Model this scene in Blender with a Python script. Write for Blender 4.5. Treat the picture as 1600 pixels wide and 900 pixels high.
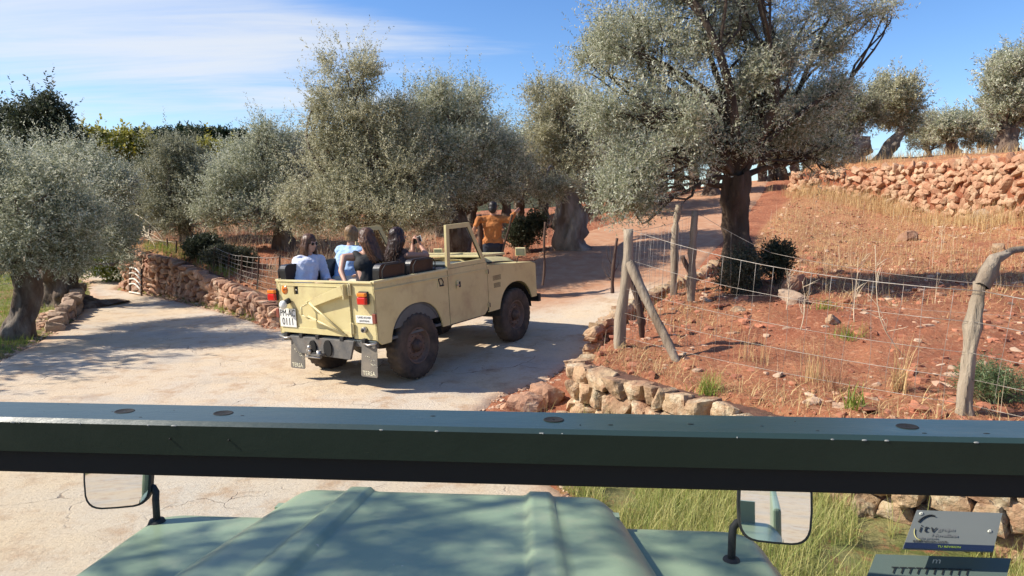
import bpy, bmesh, math, random
import numpy as np
from mathutils import Vector, Matrix, Euler
R = math.radians
for _o in list(bpy.data.objects): bpy.data.objects.remove(_o)
scene = bpy.context.scene
COL = scene.collection
# ------------------------------------------------------------------ camera, sky, sun, exposure
CAM_H = 2.0; PITCH = math.atan(115/1067)
cam = bpy.data.cameras.new('camera'); cam.sensor_width = 36; cam.lens = 24.0; cam.clip_start = .05; cam.clip_end = 3000
camo = bpy.data.objects.new('camera', cam); COL.objects.link(camo)
camo.location = (0, 0, CAM_H); camo.rotation_euler = (math.pi/2-PITCH, 0, 0)
scene.camera = camo
SUN_EL = R(40.5); SUN_AZ = math.atan2(-1.0, -.05)       # azimuth from +Y clockwise, sun stands to the left and a little behind
sdir = Vector((math.cos(SUN_EL)*math.sin(SUN_AZ), math.cos(SUN_EL)*math.cos(SUN_AZ), math.sin(SUN_EL)))
sun = bpy.data.lights.new('sun', 'SUN'); sun.energy = 5.0; sun.angle = R(.53); sun.color = (1, .93, .82)
suno = bpy.data.objects.new('sun', sun); COL.objects.link(suno)
suno.rotation_euler = (-sdir).to_track_quat('-Z', 'Y').to_euler()
world = bpy.data.worlds.new('World'); scene.world = world; world.use_nodes = True
wn, wl = world.node_tree.nodes, world.node_tree.links
wn.clear()
def N(nt, t, **kw):
    n = nt.nodes.new(t)
    for k, v in kw.items():
        if k.startswith('i_'):
            key = k[2:]; key = int(key) if key.isdigit() else key.replace('_', ' ')
            n.inputs[key].default_value = v
        else: setattr(n, k, v)
    return n
def build_world():
    nt = world.node_tree; L = nt.links.new
    out = N(nt, 'ShaderNodeOutputWorld'); bg = N(nt, 'ShaderNodeBackground'); bg.inputs[1].default_value = .105
    sky = N(nt, 'ShaderNodeTexSky'); sky.sky_type = 'NISHITA'; sky.sun_disc = False
    sky.sun_elevation = SUN_EL; sky.sun_rotation = SUN_AZ; sky.altitude = 300; sky.air_density = 1.0; sky.dust_density = .6; sky.ozone_density = 3.0
    hs = N(nt, 'ShaderNodeHueSaturation'); hs.inputs['Hue'].default_value = .508; hs.inputs['Saturation'].default_value = 1.22; hs.inputs['Value'].default_value = 1.25
    L(sky.outputs[0], hs.inputs['Color'])
    tc = N(nt, 'ShaderNodeTexCoord'); sx = N(nt, 'ShaderNodeSeparateXYZ'); L(tc.outputs['Generated'], sx.inputs[0])
    def M(op, a, b=None, c=None, clamp=False):
        m = N(nt, 'ShaderNodeMath', operation=op, use_clamp=clamp)
        for i, v in enumerate((a, b, c)):
            if v is None: continue
            if isinstance(v, (int, float)): m.inputs[i].default_value = v
            else: L(v, m.inputs[i])
        return m.outputs[0]
    x, y, z = sx.outputs
    zz = M('ADD', M('MAXIMUM', z, 0.0), .10)
    px = M('DIVIDE', x, zz); py = M('DIVIDE', y, zz)
    cv = N(nt, 'ShaderNodeCombineXYZ'); L(px, cv.inputs[0]); L(py, cv.inputs[1])
    mp = N(nt, 'ShaderNodeMapping'); L(cv.outputs[0], mp.inputs[0]); mp.inputs['Rotation'].default_value = (0, 0, R(-12)); mp.inputs['Scale'].default_value = (.34, 1.5, 1); mp.inputs['Location'].default_value = (2.3, .4, 0)
    n1 = N(nt, 'ShaderNodeTexNoise'); n1.inputs['Scale'].default_value = 1.0; n1.inputs['Detail'].default_value = 9; n1.inputs['Roughness'].default_value = .62; n1.inputs['Distortion'].default_value = .8
    L(mp.outputs[0], n1.inputs['Vector'])
    # elevation band + azimuth: thin cirrus high in the left half of the view
    az = M('DIVIDE', x, M('MAXIMUM', y, .05))
    left = N(nt, 'ShaderNodeMapRange', interpolation_type='SMOOTHSTEP'); L(az, left.inputs['Value'])
    left.inputs['From Min'].default_value = .15; left.inputs['From Max'].default_value = -.42; left.inputs['To Min'].default_value = -.25; left.inputs['To Max'].default_value = .21
    el = M('DIVIDE', z, M('MAXIMUM', y, .05))
    band0 = M('ADD', el, M('MULTIPLY', az, .17))
    band = M('ABSOLUTE', M('SUBTRACT', band0, .185))
    bd = N(nt, 'ShaderNodeMapRange', interpolation_type='SMOOTHSTEP'); L(band, bd.inputs['Value'])
    bd.inputs['From Min'].default_value = .03; bd.inputs['From Max'].default_value = .17; bd.inputs['To Min'].default_value = .14; bd.inputs['To Max'].default_value = -.12
    s = M('ADD', M('ADD', n1.outputs[0], left.outputs[0]), bd.outputs[0])
    cm = N(nt, 'ShaderNodeMapRange', interpolation_type='SMOOTHSTEP'); L(s, cm.inputs['Value'])
    cm.inputs['From Min'].default_value = .52; cm.inputs['From Max'].default_value = .95; cm.inputs['To Max'].default_value = .80
    mix = N(nt, 'ShaderNodeMix', data_type='RGBA'); L(cm.outputs[0], mix.inputs[0]); L(hs.outputs[0], mix.inputs[6]); mix.inputs[7].default_value = (5.6, 5.75, 5.9, 1)
    L(mix.outputs[2], bg.inputs[0]); L(bg.outputs[0], out.inputs[0])
build_world()
scene.view_settings.view_transform = 'Standard'; scene.view_settings.look = 'None'
scene.view_settings.exposure = 0.58; scene.view_settings.gamma = 1; scene.view_settings.use_curve_mapping = False
scene.cycles.max_bounces = 6; scene.cycles.diffuse_bounces = 3; scene.cycles.transparent_max_bounces = 8
scene.cycles.glossy_bounces = 3; scene.cycles.transmission_bounces = 3

# ------------------------------------------------------------------ helpers
def at(px, py, Y):
    'world point seen at photo pixel (1600x900) at forward distance Y'
    a = (px-800)/1067; v = (450-py)/1067; cp, sp = math.cos(PITCH), math.sin(PITCH)
    dy = cp+v*sp; dz = -sp+v*cp; k = Y/dy
    return Vector((a*k, Y, CAM_H+dz*k))
def rng(seed): return np.random.default_rng(seed)
def _h(ix, iy, iz, seed):
    n = (ix.astype(np.int64)*374761393 + iy.astype(np.int64)*668265263 + iz.astype(np.int64)*2147483647 + seed*1274126177) & 0xffffffff
    n = ((n ^ (n >> 13))*1274126177) & 0xffffffff
    n = ((n ^ (n >> 15))*2246822519) & 0xffffffff
    return ((n ^ (n >> 16)) & 0xffffff)/float(0xffffff)
def vnoise(P, seed=0):
    P = np.asarray(P, float); i = np.floor(P).astype(np.int64); f = P-i; f = f*f*(3-2*f); r = 0
    for a in (0, 1):
        wa = f[:, 0] if a else 1-f[:, 0]
        for b in (0, 1):
            wb = f[:, 1] if b else 1-f[:, 1]
            for c in (0, 1):
                wc = f[:, 2] if c else 1-f[:, 2]
                r = r+wa*wb*wc*_h(i[:, 0]+a, i[:, 1]+b, i[:, 2]+c, seed)
    return r*2-1
def fbm(P, seed=0, oct=3):
    P = np.asarray(P, float); r = 0; a = 1; t = 0
    for k in range(oct): r = r+a*vnoise(P*2**k+k*17.3, seed+k); t += a; a *= .5
    return r/t
def fbm2(x, y, s, seed=0, oct=3): return fbm(np.stack([x*s, y*s, np.zeros_like(x)], 1), seed, oct)
def smooth(t): t = np.clip(t, 0, 1); return t*t*(3-2*t)

def tag(o, label=None, cat=None, group=None, kind=None):
    if label: o['label'] = label
    if cat: o['category'] = cat
    if group: o['group'] = group
    if kind: o['kind'] = kind
    return o
def empty(name, loc=(0, 0, 0), rot=(0, 0, 0)):
    o = bpy.data.objects.new(name, None); COL.objects.link(o); o.location = loc; o.rotation_euler = rot; o.empty_display_size = .1
    return o
def np_mesh(name, verts, quads, mats, parent=None, attrs=None, smooth_=False, mat_idx=None, tris=False):
    k = 3 if tris else 4
    me = bpy.data.meshes.new(name); V = np.asarray(verts, np.float32).reshape(-1, 3); F = np.asarray(quads, np.int32).reshape(-1, k)
    me.vertices.add(len(V)); me.vertices.foreach_set('co', V.ravel())
    me.loops.add(F.size); me.loops.foreach_set('vertex_index', F.ravel())
    me.polygons.add(len(F)); me.polygons.foreach_set('loop_start', np.arange(0, F.size, k, dtype=np.int32))
    me.polygons.foreach_set('loop_total', np.full(len(F), k, np.int32))
    if mat_idx is not None: me.polygons.foreach_set('material_index', np.asarray(mat_idx, np.int32))
    me.update(calc_edges=True); me.validate()
    me.polygons.foreach_set('use_smooth', np.full(len(me.polygons), smooth_))
    for an, (dom, data) in (attrs or {}).items():
        a = me.attributes.new(an, 'FLOAT', dom); a.data.foreach_set('value', np.asarray(data, np.float32))
    for m in (mats if isinstance(mats, (list, tuple)) else [mats]): me.materials.append(m)
    o = bpy.data.objects.new(name, me); COL.objects.link(o); o.parent = parent
    return o
class MB:
    'collects shapes into ONE mesh'
    def __init__(s): s.v = []; s.f = []; s.mi = []; s.sm = []; s.mats = []
    def _m(s, m):
        if m not in s.mats: s.mats.append(m)
        return s.mats.index(m)
    def add(s, vs, fs, m=None, smooth_=False, M=None):
        b = len(s.v)
        for v in vs:
            v = Vector(v)
            s.v.append(M @ v if M else v)
        i = s._m(m)
        for f in fs: s.f.append([b+j for j in f]); s.mi.append(i); s.sm.append(smooth_)
    def box(s, c, d, m=None, rot=None, M=None, taper=(1, 1)):
        hx, hy, hz = d[0]/2, d[1]/2, d[2]/2
        vs = []
        for z in (-1, 1):
            tx, ty = (taper if z > 0 else (1, 1))
            for x, y in ((-1, -1), (1, -1), (1, 1), (-1, 1)): vs.append(Vector((x*hx*tx, y*hy*ty, z*hz)))
        T = Matrix.Translation(c)
        if rot: T = T @ Euler(rot).to_matrix().to_4x4()
        if M: T = M @ T
        s.add(vs, [(0, 3, 2, 1), (4, 5, 6, 7), (0, 1, 5, 4), (1, 2, 6, 5), (2, 3, 7, 6), (3, 0, 4, 7)], m, False, T)
    def tube(s, pts, rad, m=None, n=10, cap=True, M=None, smooth_=True, squash=1.0):
        pts = [Vector(p) for p in pts]
        if isinstance(rad, (int, float)): rad = [rad]*len(pts)
        vs = []; up = None
        for i, p in enumerate(pts):
            a = pts[max(i-1, 0)]; b = pts[min(i+1, len(pts)-1)]; d = (b-a).normalized()
            if up is None:
                up = Vector((0, 0, 1)) if abs(d.z) < .9 else Vector((1, 0, 0))
            u = d.cross(up).normalized(); w = u.cross(d).normalized(); up = w
            for k in range(n):
                t = 2*math.pi*k/n; vs.append(p+(u*math.cos(t)+w*math.sin(t)*squash)*rad[i])
        fs = []
        for i in range(len(pts)-1):
            for k in range(n):
                k2 = (k+1) % n; fs.append((i*n+k, i*n+k2, (i+1)*n+k2, (i+1)*n+k))
        s.add(vs, fs, m, smooth_, M)
        if cap:
            b = len(s.v)-len(vs); i = s._m(m)
            s.f.append([b+k for k in range(n)][::-1]); s.mi.append(i); s.sm.append(False)
            s.f.append([b+(len(pts)-1)*n+k for k in range(n)]); s.mi.append(i); s.sm.append(False)
    def lathe(s, prof, m=None, n=32, M=None, smooth_=True, ripple=None):
        'profile (r, z) round local z'
        vs = []; fs = []
        for i, (r, z) in enumerate(prof):
            for k in range(n):
                t = 2*math.pi*k/n; rr = r+(ripple(i, k) if ripple else 0); vs.append((rr*math.cos(t), rr*math.sin(t), z))
        for i in range(len(prof)-1):
            for k in range(n): k2 = (k+1) % n; fs.append((i*n+k, i*n+k2, (i+1)*n+k2, (i+1)*n+k))
        s.add(vs, fs, m, smooth_, M)
    def ball(s, c, r, m=None, n=12, k=8, M=None):
        r = (r, r, r) if isinstance(r, (int, float)) else r
        vs = [(0, 0, -1)]; fs = []
        for j in range(1, k):
            ph = -math.pi/2+math.pi*j/k
            for i in range(n): t = 2*math.pi*i/n; vs.append((math.cos(ph)*math.cos(t), math.cos(ph)*math.sin(t), math.sin(ph)))
        vs.append((0, 0, 1)); top = len(vs)-1
        for i in range(n): fs.append((0, 1+(i+1) % n, 1+i)); fs.append((top, top-n+i, top-n+(i+1) % n))
        for j in range(k-2):
            for i in range(n): i2 = (i+1) % n; a = 1+j*n; fs.append((a+i, a+i2, a+n+i2, a+n+i))
        s.add([Vector((v[0]*r[0], v[1]*r[1], v[2]*r[2]))+Vector(c) for v in vs], fs, m, True, M)
    def prism(s, out, fn, t, m=None):
        'outline (list of 2D) extruded by t; fn(u, v, w) -> 3D'
        bm = bmesh.new(); vs = [bm.verts.new(fn(u, v, 0)) for u, v in out]; f = bm.faces.new(vs)
        ws = [bm.verts.new(fn(u, v, t)) for u, v in out]; bm.faces.new(ws[::-1])
        n = len(out)
        for i in range(n): j = (i+1) % n; bm.faces.new((vs[j], vs[i], ws[i], ws[j]))
        bmesh.ops.triangulate(bm, faces=[f_ for f_ in bm.faces if len(f_.verts) > 4], ngon_method='EAR_CLIP')
        bmesh.ops.recalc_face_normals(bm, faces=bm.faces)
        bm.verts.index_update()
        s.add([v.co.copy() for v in bm.verts], [[v.index for v in f_.verts] for f_ in bm.faces], m); bm.free()
    def build(s, name, mat=None, parent=None, bevel=0, auto=False, M=None):
        me = bpy.data.meshes.new(name); me.from_pydata([tuple(M @ v if M else v) for v in s.v], [], s.f); me.update()
        for i, m in enumerate(s.mats): me.materials.append(m if m is not None else mat)
        me.polygons.foreach_set('material_index', s.mi); me.polygons.foreach_set('use_smooth', s.sm)
        o = bpy.data.objects.new(name, me); COL.objects.link(o); o.parent = parent
        if bevel:
            b = o.modifiers.new('bevel', 'BEVEL'); b.width = bevel; b.segments = 2; b.limit_method = 'ANGLE'; b.angle_limit = R(40); b.harden_normals = False
        return o
def text(body, size, M, mat, parent, name='lettering', ext=.001, spacing=1.0, xs=1.0):
    cu = bpy.data.curves.new(name, 'FONT'); cu.body = body; cu.size = size; cu.extrude = ext; cu.align_x = 'CENTER'; cu.align_y = 'CENTER'; cu.space_character = spacing; cu.resolution_u = 3
    t = bpy.data.objects.new(name, cu); COL.objects.link(t)
    me = bpy.data.meshes.new_from_object(t); bpy.data.objects.remove(t)
    me.transform(M @ Matrix.Diagonal((xs, 1, 1, 1))); me.materials.clear(); me.materials.append(mat); me.name = name
    o = bpy.data.objects.new(name, me); COL.objects.link(o); o.parent = parent
    return o
def copy_tree(o, parent=None):
    c = o.copy(); COL.objects.link(c); c.parent = parent
    for ch in list(o.children): copy_tree(ch, c)
    return c

# ------------------------------------------------------------------ materials
def pm(name, c1, c2=None, scale=5, detail=6, rough=.8, bump=0, bscale=20, metallic=0, var=0, spec=.4, trans=0, c3=None, s3=2, t3=(.55, .7), coat=0, stretch=None, varc=None, bdist=.02, spk=None):
    m = bpy.data.materials.new(name); m.use_nodes = True; nt = m.node_tree; L = nt.links.new
    b = nt.nodes['Principled BSDF']; b.inputs['Roughness'].default_value = rough; b.inputs['Metallic'].default_value = metallic
    b.inputs['Specular IOR Level'].default_value = spec
    if coat: b.inputs['Coat Weight'].default_value = coat; b.inputs['Coat Roughness'].default_value = .15
    tc = N(nt, 'ShaderNodeTexCoord'); vec = tc.outputs['Object']
    if stretch:
        mp = N(nt, 'ShaderNodeMapping'); L(vec, mp.inputs[0]); mp.inputs['Scale'].default_value = stretch; vec = mp.outputs[0]
    c4 = lambda c: (*c, 1)
    col = None
    if c2:
        n = N(nt, 'ShaderNodeTexNoise'); n.inputs['Scale'].default_value = scale; n.inputs['Detail'].default_value = detail; n.inputs['Roughness'].default_value = .6; L(vec, n.inputs['Vector'])
        mr = N(nt, 'ShaderNodeMapRange'); L(n.outputs[0], mr.inputs[0]); mr.inputs[1].default_value = .35; mr.inputs[2].default_value = .65
        mx = N(nt, 'ShaderNodeMix', data_type='RGBA'); L(mr.outputs[0], mx.inputs[0]); mx.inputs[6].default_value = c4(c1); mx.inputs[7].default_value = c4(c2); col = mx.outputs[2]
    if c3:
        n = N(nt, 'ShaderNodeTexNoise'); n.inputs['Scale'].default_value = s3; n.inputs['Detail'].default_value = 8; n.inputs['Roughness'].default_value = .7; L(vec, n.inputs['Vector'])
        mr = N(nt, 'ShaderNodeMapRange'); L(n.outputs[0], mr.inputs[0]); mr.inputs[1].default_value = t3[0]; mr.inputs[2].default_value = t3[1]
        mx = N(nt, 'ShaderNodeMix', data_type='RGBA'); L(mr.outputs[0], mx.inputs[0]); mx.inputs[6].default_value = c4(c1)
        if col: L(col, mx.inputs[6])
        mx.inputs[7].default_value = c4(c3); col = mx.outputs[2]
    if spk:
        n = N(nt, 'ShaderNodeTexNoise'); n.inputs['Scale'].default_value = spk[1]; n.inputs['Detail'].default_value = 4; n.inputs['Roughness'].default_value = .75; L(vec, n.inputs['Vector'])
        mr = N(nt, 'ShaderNodeMapRange'); L(n.outputs[0], mr.inputs[0]); mr.inputs[1].default_value = spk[2]; mr.inputs[2].default_value = spk[2]+.03
        mx = N(nt, 'ShaderNodeMix', data_type='RGBA'); L(mr.outputs[0], mx.inputs[0]); mx.inputs[6].default_value = c4(c1)
        if col: L(col, mx.inputs[6])
        mx.inputs[7].default_value = c4(spk[0]); col = mx.outputs[2]
    if varc or var:
        at_ = N(nt, 'ShaderNodeAttribute'); at_.attribute_name = 'var'
        if varc:
            mx = N(nt, 'ShaderNodeMix', data_type='RGBA'); L(at_.outputs['Fac'], mx.inputs[0]); mx.inputs[7].default_value = c4(varc); mx.inputs[6].default_value = c4(c1)
            if col: L(col, mx.inputs[6])
            col = mx.outputs[2]
        if var:
            hs = N(nt, 'ShaderNodeHueSaturation'); mr = N(nt, 'ShaderNodeMapRange'); L(at_.outputs['Fac'], mr.inputs[0]); mr.inputs[3].default_value = 1-var; mr.inputs[4].default_value = 1+var
            L(mr.outputs[0], hs.inputs['Value']); hs.inputs['Color'].default_value = c4(c1)
            if col: L(col, hs.inputs['Color'])
            col = hs.outputs[0]
    if col: L(col, b.inputs['Base Color'])
    else: b.inputs['Base Color'].default_value = c4(c1)
    if bump:
        n = N(nt, 'ShaderNodeTexNoise'); n.inputs['Scale'].default_value = bscale; n.inputs['Detail'].default_value = 8; n.inputs['Roughness'].default_value = .65; L(vec, n.inputs['Vector'])
        bp = N(nt, 'ShaderNodeBump'); bp.inputs['Strength'].default_value = bump; bp.inputs['Distance'].default_value = bdist; L(n.outputs[0], bp.inputs['Height']); L(bp.outputs[0], b.inputs['Normal'])
    if trans:
        tr = N(nt, 'ShaderNodeBsdfTranslucent'); ms = N(nt, 'ShaderNodeMixShader'); ms.inputs[0].default_value = trans
        if col: L(col, tr.inputs[0])
        else: tr.inputs[0].default_value = c4(c1)
        L(b.outputs[0], ms.inputs[1]); L(tr.outputs[0], ms.inputs[2]); L(ms.outputs[0], nt.nodes['Material Output'].inputs[0])
    return m
def leafmat(name, top, under, rough=.55, trans=.3, var=.24):
    m = pm(name, top, rough=rough, var=var, trans=trans, varc=None, spec=.3)
    nt = m.node_tree; L = nt.links.new; hs = [n for n in nt.nodes if n.bl_idname == 'ShaderNodeHueSaturation'][0]
    g = N(nt, 'ShaderNodeNewGeometry'); mx = N(nt, 'ShaderNodeMix', data_type='RGBA'); L(g.outputs['Backfacing'], mx.inputs[0]); mx.inputs[6].default_value = (*top, 1); mx.inputs[7].default_value = (*under, 1)
    L(mx.outputs[2], hs.inputs['Color'])
    return m
M = {}
M['cream'] = pm('cream_paint', (.62, .53, .27), (.56, .47, .23), 3, rough=.42, c3=(.42, .31, .17), s3=3.5, t3=(.50, .80), spec=.45, bump=.06, bscale=6, spk=((.30, .21, .12), 22, .68))
M['cream_edge'] = pm('cream_edge', (.66, .57, .31), (.6, .5, .26), 8, rough=.45)
M['tyre'] = pm('dusty_tyre', (.035, .03, .027), (.10, .075, .055), 6, rough=.9, bump=.3, bscale=60)
M['rim'] = pm('dusty_rim', (.17, .115, .085), (.10, .066, .048), 6, rough=.6, c3=(.05, .035, .03), s3=7, bump=.1, bscale=30)
M['hub'] = pm('rusty_hub', (.14, .08, .05), (.05, .035, .03), 12, rough=.6)
M['black'] = pm('black_rubber', (.015, .015, .016), (.03, .028, .026), 8, rough=.7)
M['vinyl'] = pm('black_vinyl', (.012, .011, .013), (.022, .02, .022), 6, rough=.34, spec=.5, bump=.12, bscale=9)
M['chassis'] = pm('grey_chassis', (.085, .083, .08), (.16, .145, .125), 7, rough=.65, bump=.25, bscale=25, c3=(.16, .12, .09), s3=5)
M['interior'] = pm('grey_interior', (.11, .13, .13), (.08, .09, .09), 5, rough=.55)
M['dash'] = pm('grey_blue_dash', (.10, .13, .14), (.07, .09, .10), 5, rough=.5)
M['redlens'] = pm('red_lens', (.55, .02, .015), rough=.15, spec=.6, coat=.5)
M['orangelens'] = pm('orange_lens', (.75, .2, .02), rough=.15, spec=.6, coat=.5)
M['brownlens'] = pm('brown_reflector', (.22, .06, .04), rough=.4)
M['white'] = pm('white_enamel', (.78, .77, .72), (.68, .66, .6), 20, rough=.4)
M['blackpaint'] = pm('black_lettering', (.02, .02, .02), rough=.5)
M['greyprint'] = pm('grey_lettering', (.16, .16, .16), rough=.6)
M['flap'] = pm('mudflap_rubber', (.12, .11, .095), (.20, .17, .13), 5, rough=.8, bump=.2, bscale=15)
M['scratch'] = pm('pale_mark', (.75, .70, .52), rough=.7)
M['metal'] = pm('worn_metal', (.5, .48, .45), (.3, .27, .24), 9, rough=.4, metallic=.8)
M['mirror'] = pm('mirror_silver', (.85, .86, .87), rough=.015, metallic=1)
M['darkmirror'] = pm('olive_mirror_face', (.09, .10, .06), (.12, .11, .07), 8, rough=.4)  # flat olive colour for the mirror glass of the cream car
M['green'] = pm('sage_paint', (.255, .325, .215), (.22, .29, .19), 2.5, rough=.42, c3=(.31, .33, .22), s3=9, t3=(.50, .85), spec=.4, bump=.12, bscale=4, coat=.12, spk=((.42, .42, .34), 38, .69))
M['greenshade'] = pm('shaded_green_paint', (.012, .021, .012), (.016, .026, .016), 6, rough=.5, spec=.25, bump=.06, bscale=18)  # dark green deepened further: shade of the rail face put into the colour
M['railtop'] = pm('skylit_green_top', (.03, .055, .045), (.025, .045, .042), 6, rough=.33, spec=.45, bump=.10, bscale=18, coat=.22, c3=(.06, .09, .08), s3=7, t3=(.5, .75), stretch=(.3, 1, 1))  # lighter, bluer copy for the rail top, sky light put into the colour
M['seal'] = pm('rubber_seal', (.01, .009, .008), rough=.8)
M['skin'] = pm('skin', (.52, .30, .21), (.47, .26, .18), 12, rough=.5)
M['skin2'] = pm('tanned_skin', (.42, .22, .14), (.38, .19, .12), 12, rough=.5)
M['strandlight'] = pm('chestnut_strands', (.20, .095, .045), (.10, .045, .022), 20, rough=.4)
M['stranddark'] = pm('dark_strands', (.085, .04, .024), (.04, .02, .013), 20, rough=.4)
M['hairbrown'] = pm('brown_hair', (.12, .055, .028), (.045, .02, .012), 30, rough=.42, stretch=(1, 1, .12), bump=.6, bscale=45, bdist=.01)
M['hairdark'] = pm('dark_hair', (.05, .022, .013), (.016, .008, .006), 30, rough=.4, stretch=(1, 1, .12), bump=.6, bscale=45, bdist=.01)
M['hairblond'] = pm('dark_blond_hair', (.28, .17, .08), (.15, .085, .04), 30, rough=.45, stretch=(1, 1, .12), bump=.6, bscale=45, bdist=.01)
M['hairblack'] = pm('black_hair', (.012, .01, .009), (.02, .015, .013), 30, rough=.5)
M['whitecloth'] = pm('white_cotton', (.72, .74, .82), (.6, .62, .72), 4, rough=.85, bump=.5, bscale=7, bdist=.03)
M['bluecloth'] = pm('pale_blue_cotton', (.40, .55, .74), (.26, .40, .60), 5, rough=.85, bump=.5, bscale=8, bdist=.03, stretch=(1, 1, 2.5))
M['blackcloth'] = pm('black_cotton', (.012, .012, .013), (.02, .02, .02), 5, rough=.8, bump=.4, bscale=8)
M['darkprint'] = pm('dark_printed_cotton', (.03, .02, .02), (.10, .055, .04), 40, rough=.8, bump=.3, bscale=8)
M['rust'] = pm('rust_orange_cotton', (.46, .17, .045), (.34, .115, .03), 6, rough=.85, bump=.7, bscale=7, bdist=.04, c3=(.12, .05, .025), s3=4, t3=(.6, .72))  # dark blotches put the shade of the shirt folds into the colour
M['denim'] = pm('dark_denim', (.015, .018, .028), (.025, .028, .04), 8, rough=.85)
M['beige'] = pm('beige_cotton', (.62, .54, .40), (.52, .44, .32), 8, rough=.85)
M['phone'] = pm('black_glass', (.01, .01, .012), rough=.15)
M['wood'] = pm('grey_weathered_wood', (.38, .31, .225), (.17, .125, .085), 5, rough=.9, bump=.9, bscale=22, stretch=(1, 1, .18), c3=(.42, .36, .28), s3=3, bdist=.03)
M['scratchgrey'] = pm('bare_metal_chip', (.26, .26, .24), rough=.6)
M['wooddark'] = pm('brown_stake_wood', (.11, .065, .045), (.06, .035, .025), 6, rough=.9, bump=.6, bscale=22, stretch=(1, 1, .2))
M['wire'] = pm('galvanised_wire', (.42, .39, .34), (.26, .21, .17), 9, rough=.5, metallic=.5)
M['bark'] = pm('olive_bark', (.17, .12, .085), (.06, .04, .03), 3.5, rough=.95, bump=1.0, bscale=9, stretch=(1, 1, .3), c3=(.30, .26, .21), s3=2.2, t3=(.5, .7), bdist=.06)
M['barkdark'] = pm('dark_olive_bark', (.11, .075, .05), (.04, .028, .02), 3.5, rough=.95, bump=1.0, bscale=9, stretch=(1, 1, .3), c3=(.20, .16, .12), s3=2.5, t3=(.55, .72), bdist=.08)
M['barkpale'] = pm('pale_olive_bark', (.34, .30, .25), (.14, .105, .08), 3.5, rough=.95, bump=1.0, bscale=9, stretch=(1, 1, .3), bdist=.06)
M['stone'] = pm('ochre_limestone', (.46, .32, .185), (.31, .165, .095), 3.2, rough=.9, var=.2, bump=1, bscale=12, c3=(.52, .42, .28), s3=5.5, t3=(.50, .62), bdist=.04, spk=((.14, .10, .07), 16, .64))
M['stonered'] = pm('reddish_stone', (.44, .25, .15), (.27, .13, .08), 2.6, rough=.9, var=.28, bump=.9, bscale=12, c3=(.50, .38, .27), s3=3.5, t3=(.5, .68), bdist=.03)
M['stoneearth'] = pm('earthy_orange_stone', (.45, .25, .145), (.38, .18, .10), 1.6, rough=.95, var=.10, bump=1, bscale=9, c3=(.50, .34, .21), s3=2.5, t3=(.45, .6), bdist=.05)
M['stonegrey'] = pm('greyish_stone', (.40, .29, .20), (.25, .16, .11), 2.6, rough=.9, var=.3, bump=.9, bscale=12, c3=(.45, .36, .27), s3=3.5, t3=(.5, .7), bdist=.03)
M['stonefill'] = pm('earth_fill', (.16, .075, .045), (.09, .045, .03), 8, rough=1, bump=.8, bscale=20)
M['olive'] = leafmat('olive_leaf', (.26, .27, .155), (.60, .60, .46))
M['olivewarm'] = leafmat('olive_leaf_warm', (.29, .275, .15), (.60, .57, .40))
M['olivedark'] = leafmat('olive_leaf_dark', (.17, .17, .09), (.38, .37, .26))
M['oak'] = leafmat('holm_oak_leaf', (.045, .055, .025), (.09, .10, .06))
M['pine'] = leafmat('pine_needles', (.032, .055, .022), (.05, .08, .035), trans=.1)
M['yellowgreen'] = leafmat('yellow_green_leaf', (.30, .27, .03), (.34, .32, .07), trans=.35)
M['shrub'] = leafmat('dark_shrub_leaf', (.06, .065, .035), (.13, .13, .08))
M['rosemary'] = leafmat('rosemary_leaf', (.10, .15, .055), (.22, .27, .14))
M['grass'] = pm('green_grass', (.13, .22, .03), rough=.6, varc=(.34, .36, .07), trans=.35)
M['verge'] = pm('verge_grass', (.22, .29, .05), rough=.6, varc=(.62, .53, .22), trans=.35)
M['straw'] = pm('dry_straw', (.66, .50, .24), rough=.7, varc=(.42, .24, .10), trans=.2)
M['redstem'] = pm('red_brown_stem', (.26, .09, .045), rough=.8, varc=(.42, .26, .14))
M['palestem'] = pm('pale_dry_stem', (.62, .52, .36), rough=.8, varc=(.45, .33, .2))
M['canvasmetal'] = pm('white_metal', (.72, .68, .6), (.6, .52, .42), 10, rough=.5)
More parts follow.
